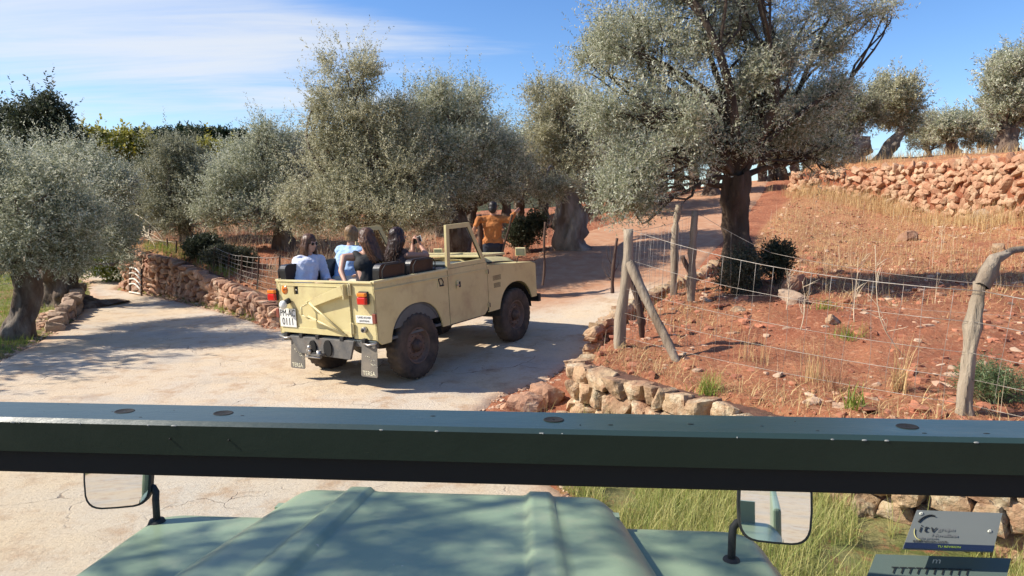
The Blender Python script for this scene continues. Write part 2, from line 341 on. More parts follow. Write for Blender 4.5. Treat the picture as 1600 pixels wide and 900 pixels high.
# ------------------------------------------------------------------ terrain
def tps(P):
    P = np.array(P, float); X = P[:, :2]; n = len(X)
    def K(r): return r   # linear kernel: no overshoot far out
    D = np.sqrt(((X[:, None]-X[None])**2).sum(-1)); A = np.zeros((n+1, n+1)); A[:n, :n] = K(D)+np.eye(n)*.12; A[:n, n] = 1; A[n, :n] = 1
    w = np.linalg.solve(A, np.r_[P[:, 2], 0])
    def f(x, y):
        r = np.full(x.shape, w[n])
        for i in range(n): r = r+w[i]*np.sqrt((x-X[i, 0])**2+(y-X[i, 1])**2+.15)
        return r
    return f
LOW = [(-1.15, 8.07, .03), (-2.37, 8.83, 0), (.03, 9.96, .14), (-1.19, 10.72, .1), (-6, 4, 0), (0, 0, 0), (0, 4, 0), (4, 3, 0), (1.2, 5, -.04), (2.4, 3.8, 0), (.3, 6.6, -.03), (-3.5, 6, 0), (.3, 8.2, .04), (-6, 9, 0), (-3.8, 11.2, .02), (-5.3, 12.6, 0), (-8, 15.8, 0), (-10.6, 17.6, 0),
 (-15, 24, 0), (-25, 35, 0), (-8, 8, .05), (-10, 12, .1), (-14, 12, .25), (-20, 10, .4), (-12, 18, .15), (-30, 20, .4), (-30, 0, .2), (-10, -10, 0), (10, -10, 0), (0, -20, 0), (30, -20, .5), (-13, 30, .1), (-40, 45, .3),
 (.4, 11.8, .28), (.85, 13, .48), (1.5, 16, 1.03), (2.8, 18.5, 1.3), (2.8, 15, .85), (3.9, 16, 1.05), (5.4, 23, 1.9), (7.6, 27, 2.63), (11, 31, 3.45), (20, 45, 4.2), (40, 60, 5), (-.38, 12.7, .45), (0, 20, 1.32), (0, 24, 1.55), (0, 30, 1.86), (-1.7, 18, .91), (-2, 22, 1.28), (2.4, 12, .52),
 (-2.4, 12.4, .25), (0, 45, 2.2), (0, 80, 2.0), (-60, 80, 1), (60, 120, 6), (-60, 0, 1), (4, 9, .1), (6, 16, 1.15)]
HL = [(-10.1, 17.8, 1.12), (-8.2, 16.4, .93), (-6.5, 14.7, .67), (-4.8, 12.9, .43), (-4.15, 12, .36), (-3.2, 11.6, .12), (-2.4, 12.4, .25), (-1.2, 13, .42), (-1.7, 18, .91), (-5, 19, 1.15), (-9, 24, 1.44), (-11.2, 24, 1.44), (-14, 26, 1.5), (0, 24, 1.55), (0, 30, 1.86), (-15, 40, 1.8), (0, 45, 2.2), (-30, 60, 1.5), (-7, 17, 1.0), (-3.5, 15, .65), (-3, 22, 1.3), (0, 80, 2), (-60, 80, 1), (0,16,.85)]
HR = [(.67, 6.8, .5), (1.36, 5.72, .5), (1.9, 5, .5), (2.9, 3.9, .5), (3.1, 4.6, .58), (4.5, 2.5, .52), (1.17, 8.6, .5), (2.1, 10.3, .78), (2.6, 10, .8), (3.6, 11.2, 1.03), (3.4, 10, .9), (7, 18.6, 1.8), (10.6, 25.5, 2.85), (4.8, 8.5, .84), (7.3, 13, .97), (9.5, 17, 1.28), (11, 20, 1.8), (12.2, 22, 2.3), (11.8, 16, 1.8), (11.8, 10, 1.3), (9, 5, .8), (12, -5, .6), (6, 0, .5), (3, 7, .62), (5.5, 6, .68), (2, 7, .55), (12, 0, .8)]
HU = [(10.8, 26, 3.75), (12.4, 22.5, 3.65), (12.3, 16, 3.5), (13, 26, 4.0), (19, 30, 4.5), (16.3, 22, 4.0), (30, 40, 5), (60, 60, 6), (12, 5, 3.0), (14, -5, 2.8), (16, 34, 4.3), (80, -5, 5), (60, 120, 6.5)]
zl, zL, zR, zU = tps(LOW), tps(HL), tps(HR), tps(HU)
POLY_L = [(-10.25, 17.9), (-8.2, 16.4), (-6.5, 14.7), (-4.8, 12.9), (-4.1, 12.0), (-3.2, 11.6), (-2.2, 12.4), (-1.0, 14), (0, 18), (1.5, 24), (3, 34), (8, 90), (-80, 90), (-60, 60), (-13, 24)]
POLY_R = [(.72, 7.1), (.72, 6.75), (1.36, 5.75), (1.95, 5.0), (2.95, 3.95), (4.4, 2.55), (7, 0), (10, -6), (40, -6), (40, 30), (13.5, 31), (10.9, 26.5), (7.1, 19.4), (4.6, 14), (3.5, 11.75), (2.2, 10.6), (1.2, 8.9), (.8, 7.9)]
POLY_U = [(10.75, 26.6), (12.0, 23), (12.5, 19.5), (12.2, 15.5), (12.2, 8), (14, -8), (300, -8), (300, 300), (40, 300), (22, 62), (13.5, 31.5)]
POLY_ROAD = [(-4.5, -90), (-5.0, 0), (-6.1, 4.5), (-6.6, 8.0), (-7.4, 10.4), (-8.35, 12.9), (-9.9, 15.8), (-11.6, 18.6), (-15, 22.0), (-24, 30), (-40, 40), (-40, 44), (-23, 34.5), (-13, 26), (-10.4, 17.9), (-8.3, 16.2), (-6.6, 14.4), (-4.9, 12.65), (-4.2, 11.7), (-3.2, 11.35), (-2.3, 12.0), (-1.0, 12.6), (.1, 13.6), (.5, 16), (1.3, 19), (3.9, 23.5), (6.3, 28), (9.8, 33), (15, 40), (17, 39), (11.6, 31.2), (9.6, 26.4), (7.0, 20.8), (4.3, 15.2), (3.0, 12.4), (1.9, 11.0), (1.0, 9.2), (.45, 8.0), (-.15, 7.3), (-.35, 6.6), (.1, 5.6), (.4, 4.8), (.95, 3.6), (1.6, 2), (2.6, -1), (4, -9), (4, -90)]
def sdist(x, y, poly):
    'signed distance, positive inside'
    P = np.array(poly, float); n = len(P); d = np.full(x.shape, 1e9); ins = np.zeros(x.shape, bool)
    for i in range(n):
        a, b = P[i], P[(i+1) % n]; e = b-a
        t = np.clip(((x-a[0])*e[0]+(y-a[1])*e[1])/(e@e), 0, 1)
        d = np.minimum(d, (x-a[0]-t*e[0])**2+(y-a[1]-t*e[1])**2)
        c = (a[1] > y) != (b[1] > y)
        with np.errstate(divide='ignore', invalid='ignore'): xi = (b[0]-a[0])*(y-a[1])/(b[1]-a[1]+1e-12)+a[0]
        ins ^= c & (x < xi)
    return np.where(ins, 1, -1)*np.sqrt(d)
def terrain(x, y, micro=True):
    x = np.atleast_1d(np.asarray(x, float)); y = np.atleast_1d(np.asarray(y, float))
    z = zl(x, y)
    dL = sdist(x, y, POLY_L); wL = smooth((dL+.05)/np.where(x > -3.3, 1.6, .28)); z = z+wL*(zL(x, y)-z)
    dR = sdist(x, y, POLY_R); side = (x < 5) & (y > 7.3)
    wR = smooth((dR+np.where(side, .15, .05))/np.where(y > 12, 1.2, np.where(side, .55, .26))); z = z+wR*(np.maximum(zR(x, y), z*.0)-z)
    dU = sdist(x, y, POLY_U); wU = smooth((dU+.0)/.6); z = z+wU*(np.maximum(zU(x, y), z)-z)
    far = smooth((np.hypot(x, y)-120)/200); z = z*(1-far)+far*1.0
    road = sdist(x, y, POLY_ROAD)
    if micro:
        soil = np.clip((-road)/.25, 0, 1); nr = np.hypot(x, y) < 45
        m = np.zeros_like(x)
        if nr.any():
            xs, ys = x[nr], y[nr]
            m[nr] = soil[nr]*(fbm2(xs, ys, 1.1, 3)*.06+fbm2(xs, ys, 4, 5)*.05+np.abs(fbm2(xs, ys, 11, 8, 2))*.045)
        z = z+m
    return z, road, dL, dR, dU
def G(x, y): return float(terrain([x], [y])[0][0])
def ground_at(px, py, y0=2.5, y1=60):
    ys = np.linspace(y0, y1, 1500); pts = [at(px, py, Y) for Y in ys]
    z = terrain([p.x for p in pts], [p.y for p in pts], False)[0]
    for i, p in enumerate(pts):
        if p.z < z[i]: return Vector((p.x, p.y, G(p.x, p.y)))
    return Vector((pts[-1].x, pts[-1].y, G(pts[-1].x, pts[-1].y)))
def axis(segs):
    out = []
    for a, b, s in segs: out += list(np.arange(a, b, s))
    return np.array(out)
def geo(a, s, n, g): return a+np.cumsum(s*g**np.arange(n))
XS = np.r_[-geo(16, .3, 40, 1.12)[::-1], axis([(-16, -11, .2), (-11, 5.5, .075), (5.5, 14, .12)]), geo(14, .25, 45, 1.11)]
YS = np.r_[-geo(8, .6, 25, 1.15)[::-1], axis([(-8, 2.6, .4), (2.6, 13, .075), (13, 20, .11), (20, 36, .22)]), geo(36, .4, 45, 1.11)]
def build_ground():
    X, Y = np.meshgrid(XS, YS); x, y = X.ravel(), Y.ravel(); nx, ny = len(XS), len(YS)
    z, road, dL, dR, dU = terrain(x, y)
    inroad = smooth((road+.02)/.1)
    n1 = fbm2(x, y, .35, 21); n2 = fbm2(x, y, 1.3, 22)
    # left meadow and verge are green, terraces are red soil with straw
    grass = ((x < -4.5) & (dL < 0)).astype(float)*smooth((n2+.75)/.7)
    wallverge = smooth((2.6-np.abs(dR+1.3))/.9)*((dR < 0) & (road < 0) & (y < 6.4) & (x > -.5)).astype(float); grass = np.maximum(grass, wallverge)
    grass = np.maximum(grass, ((dL > 0) & (x < -3.4)).astype(float)*.30*smooth((n1+.35)*1.5))
    straw = (dR > 0)*(np.clip(.26+.6*smooth((y-11)/6)+n2*.6+n1*.3, 0, 1))
    straw = np.where(dU > 0, .85, straw)
    straw = np.maximum(straw, (dL > 0)*np.clip(.30+n1*.6, 0, 1))
    idx = np.arange(nx*ny).reshape(ny, nx); F = np.stack([idx[:-1, :-1], idx[:-1, 1:], idx[1:, 1:], idx[1:, :-1]], -1).reshape(-1, 4)
    zg = z-inroad*.035
    g = np_mesh('ground', np.stack([x, y, zg], 1), F, M['ground'], None, {'grass': ('POINT', grass), 'straw': ('POINT', straw)}, True)
    tag(g, kind='structure')
    # road: same relief, own sheet
    zr = z+.004+inroad*.012-(1-inroad)*.06+fbm2(x, y, .9, 31)*.012+fbm2(x, y, 6, 33)*.004
    dirt = smooth((y-11.6+n1*1.2)/1.6)*(x > -3)+0
    dirt = np.maximum(dirt, smooth((.35-road+n2*.35)/.5)*.75)
    keep = road > -.35; kf = keep[F].all(1)
    used = np.unique(F[kf]); mp = -np.ones(nx*ny, int); mp[used] = np.arange(len(used))
    r = np_mesh('road', np.stack([x, y, zr], 1)[used], mp[F[kf]], M['road'], None, {'dirt': ('POINT', dirt[used])}, True)
    tag(r, kind='structure')
def ground_mats():
    m = bpy.data.materials.new('red_soil_ground'); m.use_nodes = True; nt = m.node_tree; L = nt.links.new; b = nt.nodes['Principled BSDF']; b.inputs['Roughness'].default_value = .95; b.inputs['Specular IOR Level'].default_value = .15
    tc = N(nt, 'ShaderNodeTexCoord'); v = tc.outputs['Object']
    def noise(s, d=8, r=.6):
        n = N(nt, 'ShaderNodeTexNoise'); n.inputs['Scale'].default_value = s; n.inputs['Detail'].default_value = d; n.inputs['Roughness'].default_value = r; L(v, n.inputs['Vector']); return n.outputs[0]
    def mr(x, a, c, d=0, e=1):
        n = N(nt, 'ShaderNodeMapRange'); L(x, n.inputs[0]); n.inputs[1].default_value = a; n.inputs[2].default_value = c; n.inputs[3].default_value = d; n.inputs[4].default_value = e; return n.outputs[0]
    def mix(f, a, c):
        n = N(nt, 'ShaderNodeMix', data_type='RGBA'); L(f, n.inputs[0])
        for i, q in ((6, a), (7, c)):
            if isinstance(q, tuple): n.inputs[i].default_value = (*q, 1)
            else: L(q, n.inputs[i])
        return n.outputs[2]
    def math_(op, a, c):
        n = N(nt, 'ShaderNodeMath', operation=op, use_clamp=True)
        for i, q in enumerate((a, c)):
            if isinstance(q, (int, float)): n.inputs[i].default_value = q
            else: L(q, n.inputs[i])
        return n.outputs[0]
    ag = N(nt, 'ShaderNodeAttribute'); ag.attribute_name = 'grass'; as_ = N(nt, 'ShaderNodeAttribute'); as_.attribute_name = 'straw'
    base = mix(mr(noise(1.4), .35, .65), (.37, .145, .075), (.25, .085, .045))
    base = mix(mr(noise(14), .55, .68), base, (.47, .23, .13))
    base = mix(mr(noise(45, 3), .62, .70), base, (.50, .34, .22))
    stf = math_('MULTIPLY', mr(noise(22, 9, .75), .45, .60), as_.outputs['Fac'])
    base = mix(stf, base, (.50, .30, .14))
    gf = math_('MULTIPLY', mr(noise(9, 9, .7), .30, .5), ag.outputs['Fac'])
    base = mix(gf, base, mix_c(nt, L, mr(noise(3), .4, .6), (.13, .15, .04), (.27, .24, .10)))
    L(base, b.inputs['Base Color'])
    bp = N(nt, 'ShaderNodeBump'); bp.inputs['Strength'].default_value = .9; bp.inputs['Distance'].default_value = .05; L(noise(16, 10, .7), bp.inputs['Height']); L(bp.outputs[0], b.inputs['Normal'])
    M['ground'] = m
    m = bpy.data.materials.new('worn_concrete_road'); m.use_nodes = True; nt = m.node_tree; L = nt.links.new; b = nt.nodes['Principled BSDF']; b.inputs['Roughness'].default_value = .85; b.inputs['Specular IOR Level'].default_value = .25
    tc = N(nt, 'ShaderNodeTexCoord'); v0 = tc.outputs['Object']; v = v0
    ad = N(nt, 'ShaderNodeAttribute'); ad.attribute_name = 'dirt'
    base = mix(mr(noise(.55, 6), .38, .62), (.59, .455, .30), (.53, .455, .36))
    base = mix(mr(noise(2.7, 9, .7), .5, .68), base, (.43, .29, .18))
    base = mix(mr(noise(.9, 5, .6), .56, .74), base, (.40, .35, .29))
    base = mix(mr(noise(30, 6, .7), .55, .75), base, (.36, .27, .19))
    # cracks and broom lines
    dn = N(nt, 'ShaderNodeTexNoise'); dn.inputs['Scale'].default_value = 1.6; dn.inputs['Detail'].default_value = 5; L(v0, dn.inputs['Vector'])
    va = N(nt, 'ShaderNodeVectorMath', operation='MULTIPLY_ADD'); L(dn.outputs[1], va.inputs[0]); va.inputs[1].default_value = (.7, .7, .7); L(v0, va.inputs[2])
    vo = N(nt, 'ShaderNodeTexVoronoi', feature='DISTANCE_TO_EDGE'); vo.inputs['Scale'].default_value = .55; L(va.outputs[0], vo.inputs['Vector'])
    crack = math_('MULTIPLY', mr(vo.outputs['Distance'], .006, .0, 0, 1), mr(noise(1.1), .50, .60))
    vo2 = N(nt, 'ShaderNodeTexVoronoi', feature='DISTANCE_TO_EDGE'); vo2.inputs['Scale'].default_value = 2.6; L(va.outputs[0], vo2.inputs['Vector'])
    crack2 = math_('MULTIPLY', mr(vo2.outputs['Distance'], .012, 0, 0, 1), mr(noise(.8), .56, .64))
    cr = math_('MAXIMUM', crack, crack2)
    base = mix(cr, base, (.17, .11, .075))
    dirtc = mix(mr(noise(3, 8), .35, .65), (.40, .19, .10), (.47, .27, .16))
    df = math_('MULTIPLY', ad.outputs['Fac'], mr(noise(5, 9, .7), .28, .50, .6, 1))
    base = mix(df, base, dirtc)
    L(base, b.inputs['Base Color'])
    mp = N(nt, 'ShaderNodeMapping'); mp.inputs['Rotation'].default_value = (0, 0, R(-28)); mp.inputs['Scale'].default_value = (.25, 5, 1); L(v0, mp.inputs[0]); v = mp.outputs[0]
    h1 = noise(5, 8, .65); v = v0; h2 = noise(40, 8, .7)
    ah = N(nt, 'ShaderNodeMath', operation='ADD'); L(h1, ah.inputs[0]); L(h2, ah.inputs[1])
    sb = N(nt, 'ShaderNodeMath', operation='SUBTRACT'); L(ah.outputs[0], sb.inputs[0]); L(cr, sb.inputs[1])
    bp = N(nt, 'ShaderNodeBump'); bp.inputs['Strength'].default_value = .6; bp.inputs['Distance'].default_value = .02; L(sb.outputs[0], bp.inputs['Height']); L(bp.outputs[0], b.inputs['Normal'])
    M['road'] = m
def mix_c(nt, L, f, a, c):
    n = N(nt, 'ShaderNodeMix', data_type='RGBA'); L(f, n.inputs[0]); n.inputs[6].default_value = (*a, 1); n.inputs[7].default_value = (*c, 1); return n.outputs[2]
ground_mats(); build_ground()
# distant hill
def build_hill():
    xs = np.linspace(-150, 60, 60); ys = np.linspace(85, 170, 26); X, Y = np.meshgrid(xs, ys); x, y = X.ravel(), Y.ravel()
    h = 9.0*np.exp(-((x+52)/30)**2)+6.0*np.exp(-((x+8)/45)**2)+3+fbm2(x, y, .05, 41)*2
    z = -2+(h+2)*smooth((y-85)/35)*(1-.5*smooth((y-130)/40))
    idx = np.arange(60*26).reshape(26, 60); F = np.stack([idx[:-1, :-1], idx[:-1, 1:], idx[1:, 1:], idx[1:, :-1]], -1).reshape(-1, 4)
    tag(np_mesh('hill', np.stack([x, y, z], 1), F, pm('hill_scrub', (.05, .065, .03), (.10, .09, .045), .3, rough=1, bump=1, bscale=1, bdist=1), None, None, True), kind='structure')
build_hill()

# ------------------------------------------------------------------ dry stone walls
def cube_sphere(n):
    vs = {}; V = []; F = []
    def vid(p):
        k = tuple(np.round(p, 6))
        if k not in vs: vs[k] = len(V); V.append(p)
        return vs[k]
    for ax in range(3):
        for sg in (-1, 1):
            for i in range(n):
                for j in range(n):
                    q = []
                    for a, b in ((0, 0), (1, 0), (1, 1), (0, 1)):
                        p = [0, 0, 0]; p[ax] = sg; p[(ax+1) % 3] = (-1+2*(i+a)/n); p[(ax+2) % 3] = (-1+2*(j+b)/n); q.append(vid(p))
                    F.append(q if sg > 0 else q[::-1])
    return np.array(V, float), np.array(F)
def make_stones(specs, n=4, seed=0, round_=.55, rough=.13, sh_=.16):
    'specs rows: cx cy cz, sx sy sz (half), yaw, tilt, roll -> verts, faces, var'
    V0, F0 = cube_sphere(n); g = rng(seed); VV = []; FF = []; var = []
    U = V0/np.linalg.norm(V0, axis=1, keepdims=True); S = V0*(1-round_)+U*round_*1.18
    for i, s in enumerate(specs):
        P = S.copy(); sh = g.normal(0, sh_, (3, 3)); np.fill_diagonal(sh, 0); P = P+P@sh
        P[:, 0] *= 1+.2*g.normal()*P[:, 2]; P[:, 2] *= 1+.15*g.normal()*P[:, 0]
        # facets: clip by random planes
        for _ in range(3):
            d = g.normal(size=3); d /= np.linalg.norm(d); c = g.uniform(.62, .9); t = np.maximum(P@d-c, 0); P = P-np.outer(t*.85, d)
        off = g.uniform(0, 90, 3)
        nz = fbm(P*1.3+off, seed, 3) if n >= 4 else vnoise(P*1.3+off, seed)
        P = P*(1+rough*nz)[:, None]
        if n >= 7: P = P*(1+.05*fbm(P*5+off, seed+3, 2))[:, None]
        P = P*np.array(s[3:6]); Rm = np.array(Euler((s[7], s[8], s[6])).to_matrix()); P = P@Rm.T+np.array(s[:3])
        VV.append(P); FF.append(F0+len(V0)*i); var += [g.random()]*len(F0)
    return np.concatenate(VV), np.concatenate(FF), var
def stone_wall(name, path, zb, zt, size, thick, mats, seed, label, n=4, jitter=.25, vert=False, group=None, core=True, blocky=False):
    g = rng(seed); P = [Vector((*p, 0)) for p in path]; segs = [(P[i+1]-P[i]).length for i in range(len(P)-1)]; Lt = sum(segs)
    def pos(s):
        for i, l in enumerate(segs):
            if s <= l or i == len(segs)-1:
                t = s/l; p = P[i].lerp(P[i+1], t); d = (P[i+1]-P[i]).normalized(); return p, d, (i+t)/len(segs)
            s -= l
    specs = []
    rows = 12
    for r in range(rows):
        s = g.uniform(-.5, .5)*size; 
        while s < Lt:
            w = size*g.uniform(.6, 1.45); hh = size*g.uniform(.75, 1.1)*(1.25 if vert else .72)
            p, d, t = pos(min(max(s+w/2, 0), Lt)); b_, t_ = zb(t), zt(t); H = t_-b_
            nr = max(1, round(H/(size*(.95 if vert else .62)))); rh = H/nr
            if r < nr and not ('upper terrace' in label and g.random() < .30):
                z = b_+(r+.5)*rh+g.normal()*.06*rh; nn = Vector((d.y, -d.x, 0)); c = p+nn*(-thick*.25+g.normal()*.04*size*1.5)
                specs.append((c.x, c.y, z, w*(.49 if blocky else .53), thick*g.uniform(.38, .55), rh*(g.uniform(.46, .55) if blocky else g.uniform(.5, .66)), math.atan2(d.y, d.x), g.normal()*jitter*.25, g.normal()*jitter*(.2 if blocky else .45)))
            s += w
    V, F, var = make_stones(specs, n, seed, .36 if blocky else .48, .17 if blocky else .17, .08 if blocky else .16)
    root = empty(name, (P[0].x, P[0].y, zb(0))); tag(root, label, 'stone wall', group)
    off = np.array([P[0].x, P[0].y, zb(0)])
    np_mesh('stones', V-off, F, mats, root, {'var': ('FACE', var)}, False)
    # earth core behind the stones
    if not core: return root
    corem = M['ground'] if 'upper terrace' in label else M['stonefill']
    q = MB(); K = 24; prev = None
    for i in range(K+1):
        p, d, t = pos(Lt*i/K); nn = Vector((d.y, -d.x, 0)); a = p-nn*thick*.30; b = p-nn*(thick*1.2)
        cur = [Vector((a.x, a.y, zb(t)-.1)), Vector((a.x, a.y, zt(t)-.03)), Vector((b.x, b.y, zt(t)-.03)), Vector((b.x, b.y, zb(t)-.1))]
        if prev: q.add([v-Vector(off) for v in prev+cur], [(0, 1, 5, 4), (1, 2, 6, 5), (2, 3, 7, 6)])
        prev = cur
    q.build('earth_core', corem, root)
    return root
lin = lambda ks: (lambda t: float(np.interp(t, np.linspace(0, 1, len(ks)), ks)))
def walls():
    # near terrace wall: corner beside the road, then along the grass verge
    stone_wall('dry_stone_wall', [(.86, 7.7), (.68, 7.1), (.62, 6.75), (1.3, 5.68), (1.88, 4.95), (2.86, 3.86), (4.0, 2.75), (5.6, 1.2)], lin([.03, -.02, -.05, -.05, -.05, -.05, -.05, -.05]), lin([.42, .47, .5, .5, .49, .5, .5, .5]), .20, .26, M['stone'], 15, 'ochre dry stone wall of upright stones holding up the red terrace below the wire fence', n=9, vert=True, blocky=True)
    stone_wall('dry_stone_wall', [(-10.3, 17.95), (-8.25, 16.3), (-6.55, 14.55), (-4.85, 12.78), (-4.2, 11.85), (-3.3, 11.5)], lin([-.05]*6), lin([1.14, .96, .70, .47, .38, .16]), .20, .26, M['stonered'], 6, 'reddish dry stone wall beside the concrete lane, behind the cream car', n=4)
    stone_wall('dry_stone_wall', [(1.05, 8.7), (1.75, 9.9), (2.35, 10.75), (3.3, 11.65), (3.9, 12.9)], lin([.15, .3, .45, .7, .85]), lin([.52, .72, .84, 1.04, 1.14]), .17, .2, M['stone'], 7, 'low kerb of pale stones between the gate posts and the big olive trunk', n=5, core=False)
    stone_wall('dry_stone_wall', [(10.7, 26.6), (11.95, 23), (12.4, 19.5), (12.1, 15.5), (12.0, 9)], lin([2.8, 2.35, 1.9, 1.65, 1.3]), lin([3.62, 3.55, 3.5, 3.4, 3.1]), .24, .24, M['stoneearth'], 8, 'rough reddish stone wall below the upper terrace, overgrown with dry grass', n=5, jitter=1.1)
    # left verge edging
    stone_wall('dry_stone_wall', [(-7.7, 11.4), (-8.2, 12.4), (-8.9, 13.9), (-9.9, 15.6)], lin([.0, .02, .03, .05]), lin([.12, .28, .36, .40]), .26, .26, M['stonegrey'], 9, 'low broken stone edging below the two olive trunks at the lane', n=4, core=False)
walls()
# pebbles, clods: uncountable
def scatter(n, xf, seed, smin, smax, mat, name, flat=.55):
    g = rng(seed); pts = xf(g, n); x, y = pts[:, 0], pts[:, 1]; z = terrain(x, y)[0]; s = smin+(smax-smin)*g.random(len(x))**3
    specs = [(x[i], y[i], z[i]+s[i]*(-.12), s[i]*g.uniform(.7, 1.4), s[i]*g.uniform(.7, 1.2), s[i]*flat*g.uniform(.7, 1.2), g.uniform(0, 6.3), g.normal()*.2, g.normal()*.2) for i in range(len(x))]
    V, F, var = make_stones(specs, 2, seed, .6, .15)
    return tag(np_mesh(name, V, F, mat, None, {'var': ('FACE', var)}, False), kind='stuff')
def inR(g, n, x0=.8, x1=12, y0=3, y1=24, cond=lambda x, y, d: d[1] < -.1):
    x = g.uniform(x0, x1, n*4); u = g.random(n*4); y = y0+(y1-y0)*u**1.5
    d = terrain(x, y, False); k = (d[3] > .1) & (d[4] < 0) & (d[1] < -.1) & (fbm2(x, y, 1.2, 79) > -.45+.7*g.random(len(x))); return np.stack([x, y], 1)[k][:n]
M['clod'] = pm('red_clod', (.40, .17, .095), (.28, .10, .055), 5, rough=1, var=.3, bump=.5, bscale=20, varc=None)
M['pebble'] = pm('pale_pebble', (.52, .38, .26), (.42, .24, .15), 5, rough=1, var=.3, bump=.5, bscale=20)
scatter(6500, inR, 50, .010, .06, M['clod'], 'soil_clods')
scatter(2200, inR, 51, .010, .06, M['pebble'], 'field_stones')
def leftfield(g, n):
    x = g.uniform(-12, 3, n*4); y = g.uniform(12, 28, n*4); d = terrain(x, y, False); k = (d[1] < -.15) & (d[3] < 0) & ((d[2] > 0) | (x > -2)); return np.stack([x, y], 1)[k][:n]
scatter(2500, leftfield, 52, .02, .08, M['clod'], 'soil_clods')
def gravel(g, n):
    a = g.normal(size=(n, 2)); return np.stack([-3.15+a[:, 0]*.42-a[:, 1]*.25, 6.75+a[:, 1]*.28-.2*a[:, 0]], 1)
scatter(1500, gravel, 53, .006, .022, M['pebble'], 'road_gravel')
def edgegravel(g, n):
    x = g.uniform(-10, 4, n*14); y = g.uniform(3.5, 18, n*14); d = terrain(x, y, False)[1]; k = np.abs(d-.02) < .13; return np.stack([x, y], 1)[k][:n]
scatter(4200, edgegravel, 54, .008, .035, M['pebble'], 'edge_gravel')
def lverge(g, n):
    x = g.uniform(-9.3, -6.8, n*4); y = g.uniform(10.8, 14.6, n*4); d = terrain(x, y, False)[1]; k = d < -.25; k &= (np.abs((x+8)*.8+(y-12.8)*.55) < .9); return np.stack([x, y], 1)[k][:n]
scatter(900, lverge, 55, .02, .07, M['pebble'], 'rubble_patch')
# ------------------------------------------------------------------ trees
def leaves_mesh(T0, D, size, width, per, g, spread=.9, droop=0):
    'twig starts T0 (n,3), twig vectors D (n,3) -> leaf rhombs along each twig'
    n = len(T0); t = np.tile((np.arange(per)+.5)/per, n); B = np.repeat(T0, per, 0)+np.repeat(D, per, 0)*t[:, None]
    dn = D/np.linalg.norm(D, axis=1, keepdims=True); d = np.repeat(dn, per, 0)
    r = g.normal(size=d.shape); r -= (r*d).sum(1, keepdims=True)*d; r /= np.linalg.norm(r, axis=1, keepdims=True)+1e-9
    a = d*g.uniform(.3, 1.0, (len(d), 1))+r*spread; a[:, 2] -= droop; a /= np.linalg.norm(a, axis=1, keepdims=True)
    w = np.cross(a, g.normal(size=a.shape)); w /= np.linalg.norm(w, axis=1, keepdims=True)+1e-9
    # upper side of the leaf looks up more often than not
    nrm = np.cross(w, a); fl = (nrm[:, 2] < 0) & (g.random(len(a)) < .62); w[fl] *= -1
    s = size*g.uniform(.65, 1.25, (len(a), 1)); ww = width/size*s*.5
    V = np.stack([B, B+a*s*.45+w*ww, B+a*s, B+a*s*.45-w*ww], 1).reshape(-1, 3)
    return V, np.arange(len(V)).reshape(-1, 4), g.random(len(a))
def gnarl(mb, pts, rad, n, amp, seed, m):
    pts = np.array(pts, float); K = max(4, int(len(pts))); V = []; F = []; up = np.array([0, 0, 1.0]) if abs((pts[1]-pts[0])[2]) < .9*np.linalg.norm(pts[1]-pts[0]) else np.array([1.0, 0, 0])
    for i in range(len(pts)):
        d = pts[min(i+1, len(pts)-1)]-pts[max(i-1, 0)]; d /= np.linalg.norm(d); u = np.cross(d, up); u /= np.linalg.norm(u); w = np.cross(u, d); up = w
        th = np.arange(n)*2*np.pi/n; ring = np.stack([np.cos(th)*1.3, np.sin(th)*1.3, np.full(n, i*.35)], 1)
        k = 1+amp*(fbm(ring+seed*3.1, seed, 3)*1.0+.55*np.abs(np.sin(th*2.5+i*.33+seed))-.25)
        V.append(pts[i]+(u*np.cos(th)[:, None]+w*np.sin(th)[:, None])*(rad[i]*k)[:, None])
    for i in range(len(pts)-1):
        for k in range(n): k2 = (k+1) % n; F.append((i*n+k, i*n+k2, (i+1)*n+k2, (i+1)*n+k))
    mb.add(np.concatenate(V), F, m, True)
def curve_pts(a, b, n, bend, g):
    a, b = np.array(a), np.array(b); L = np.linalg.norm(b-a); t = np.linspace(0, 1, n)[:, None]
    o = g.normal(size=3)*bend*L; o2 = g.normal(size=3)*bend*L*.6
    return a+(b-a)*t+o*np.sin(t*np.pi)+o2*np.sin(t*np.pi*2)*.5
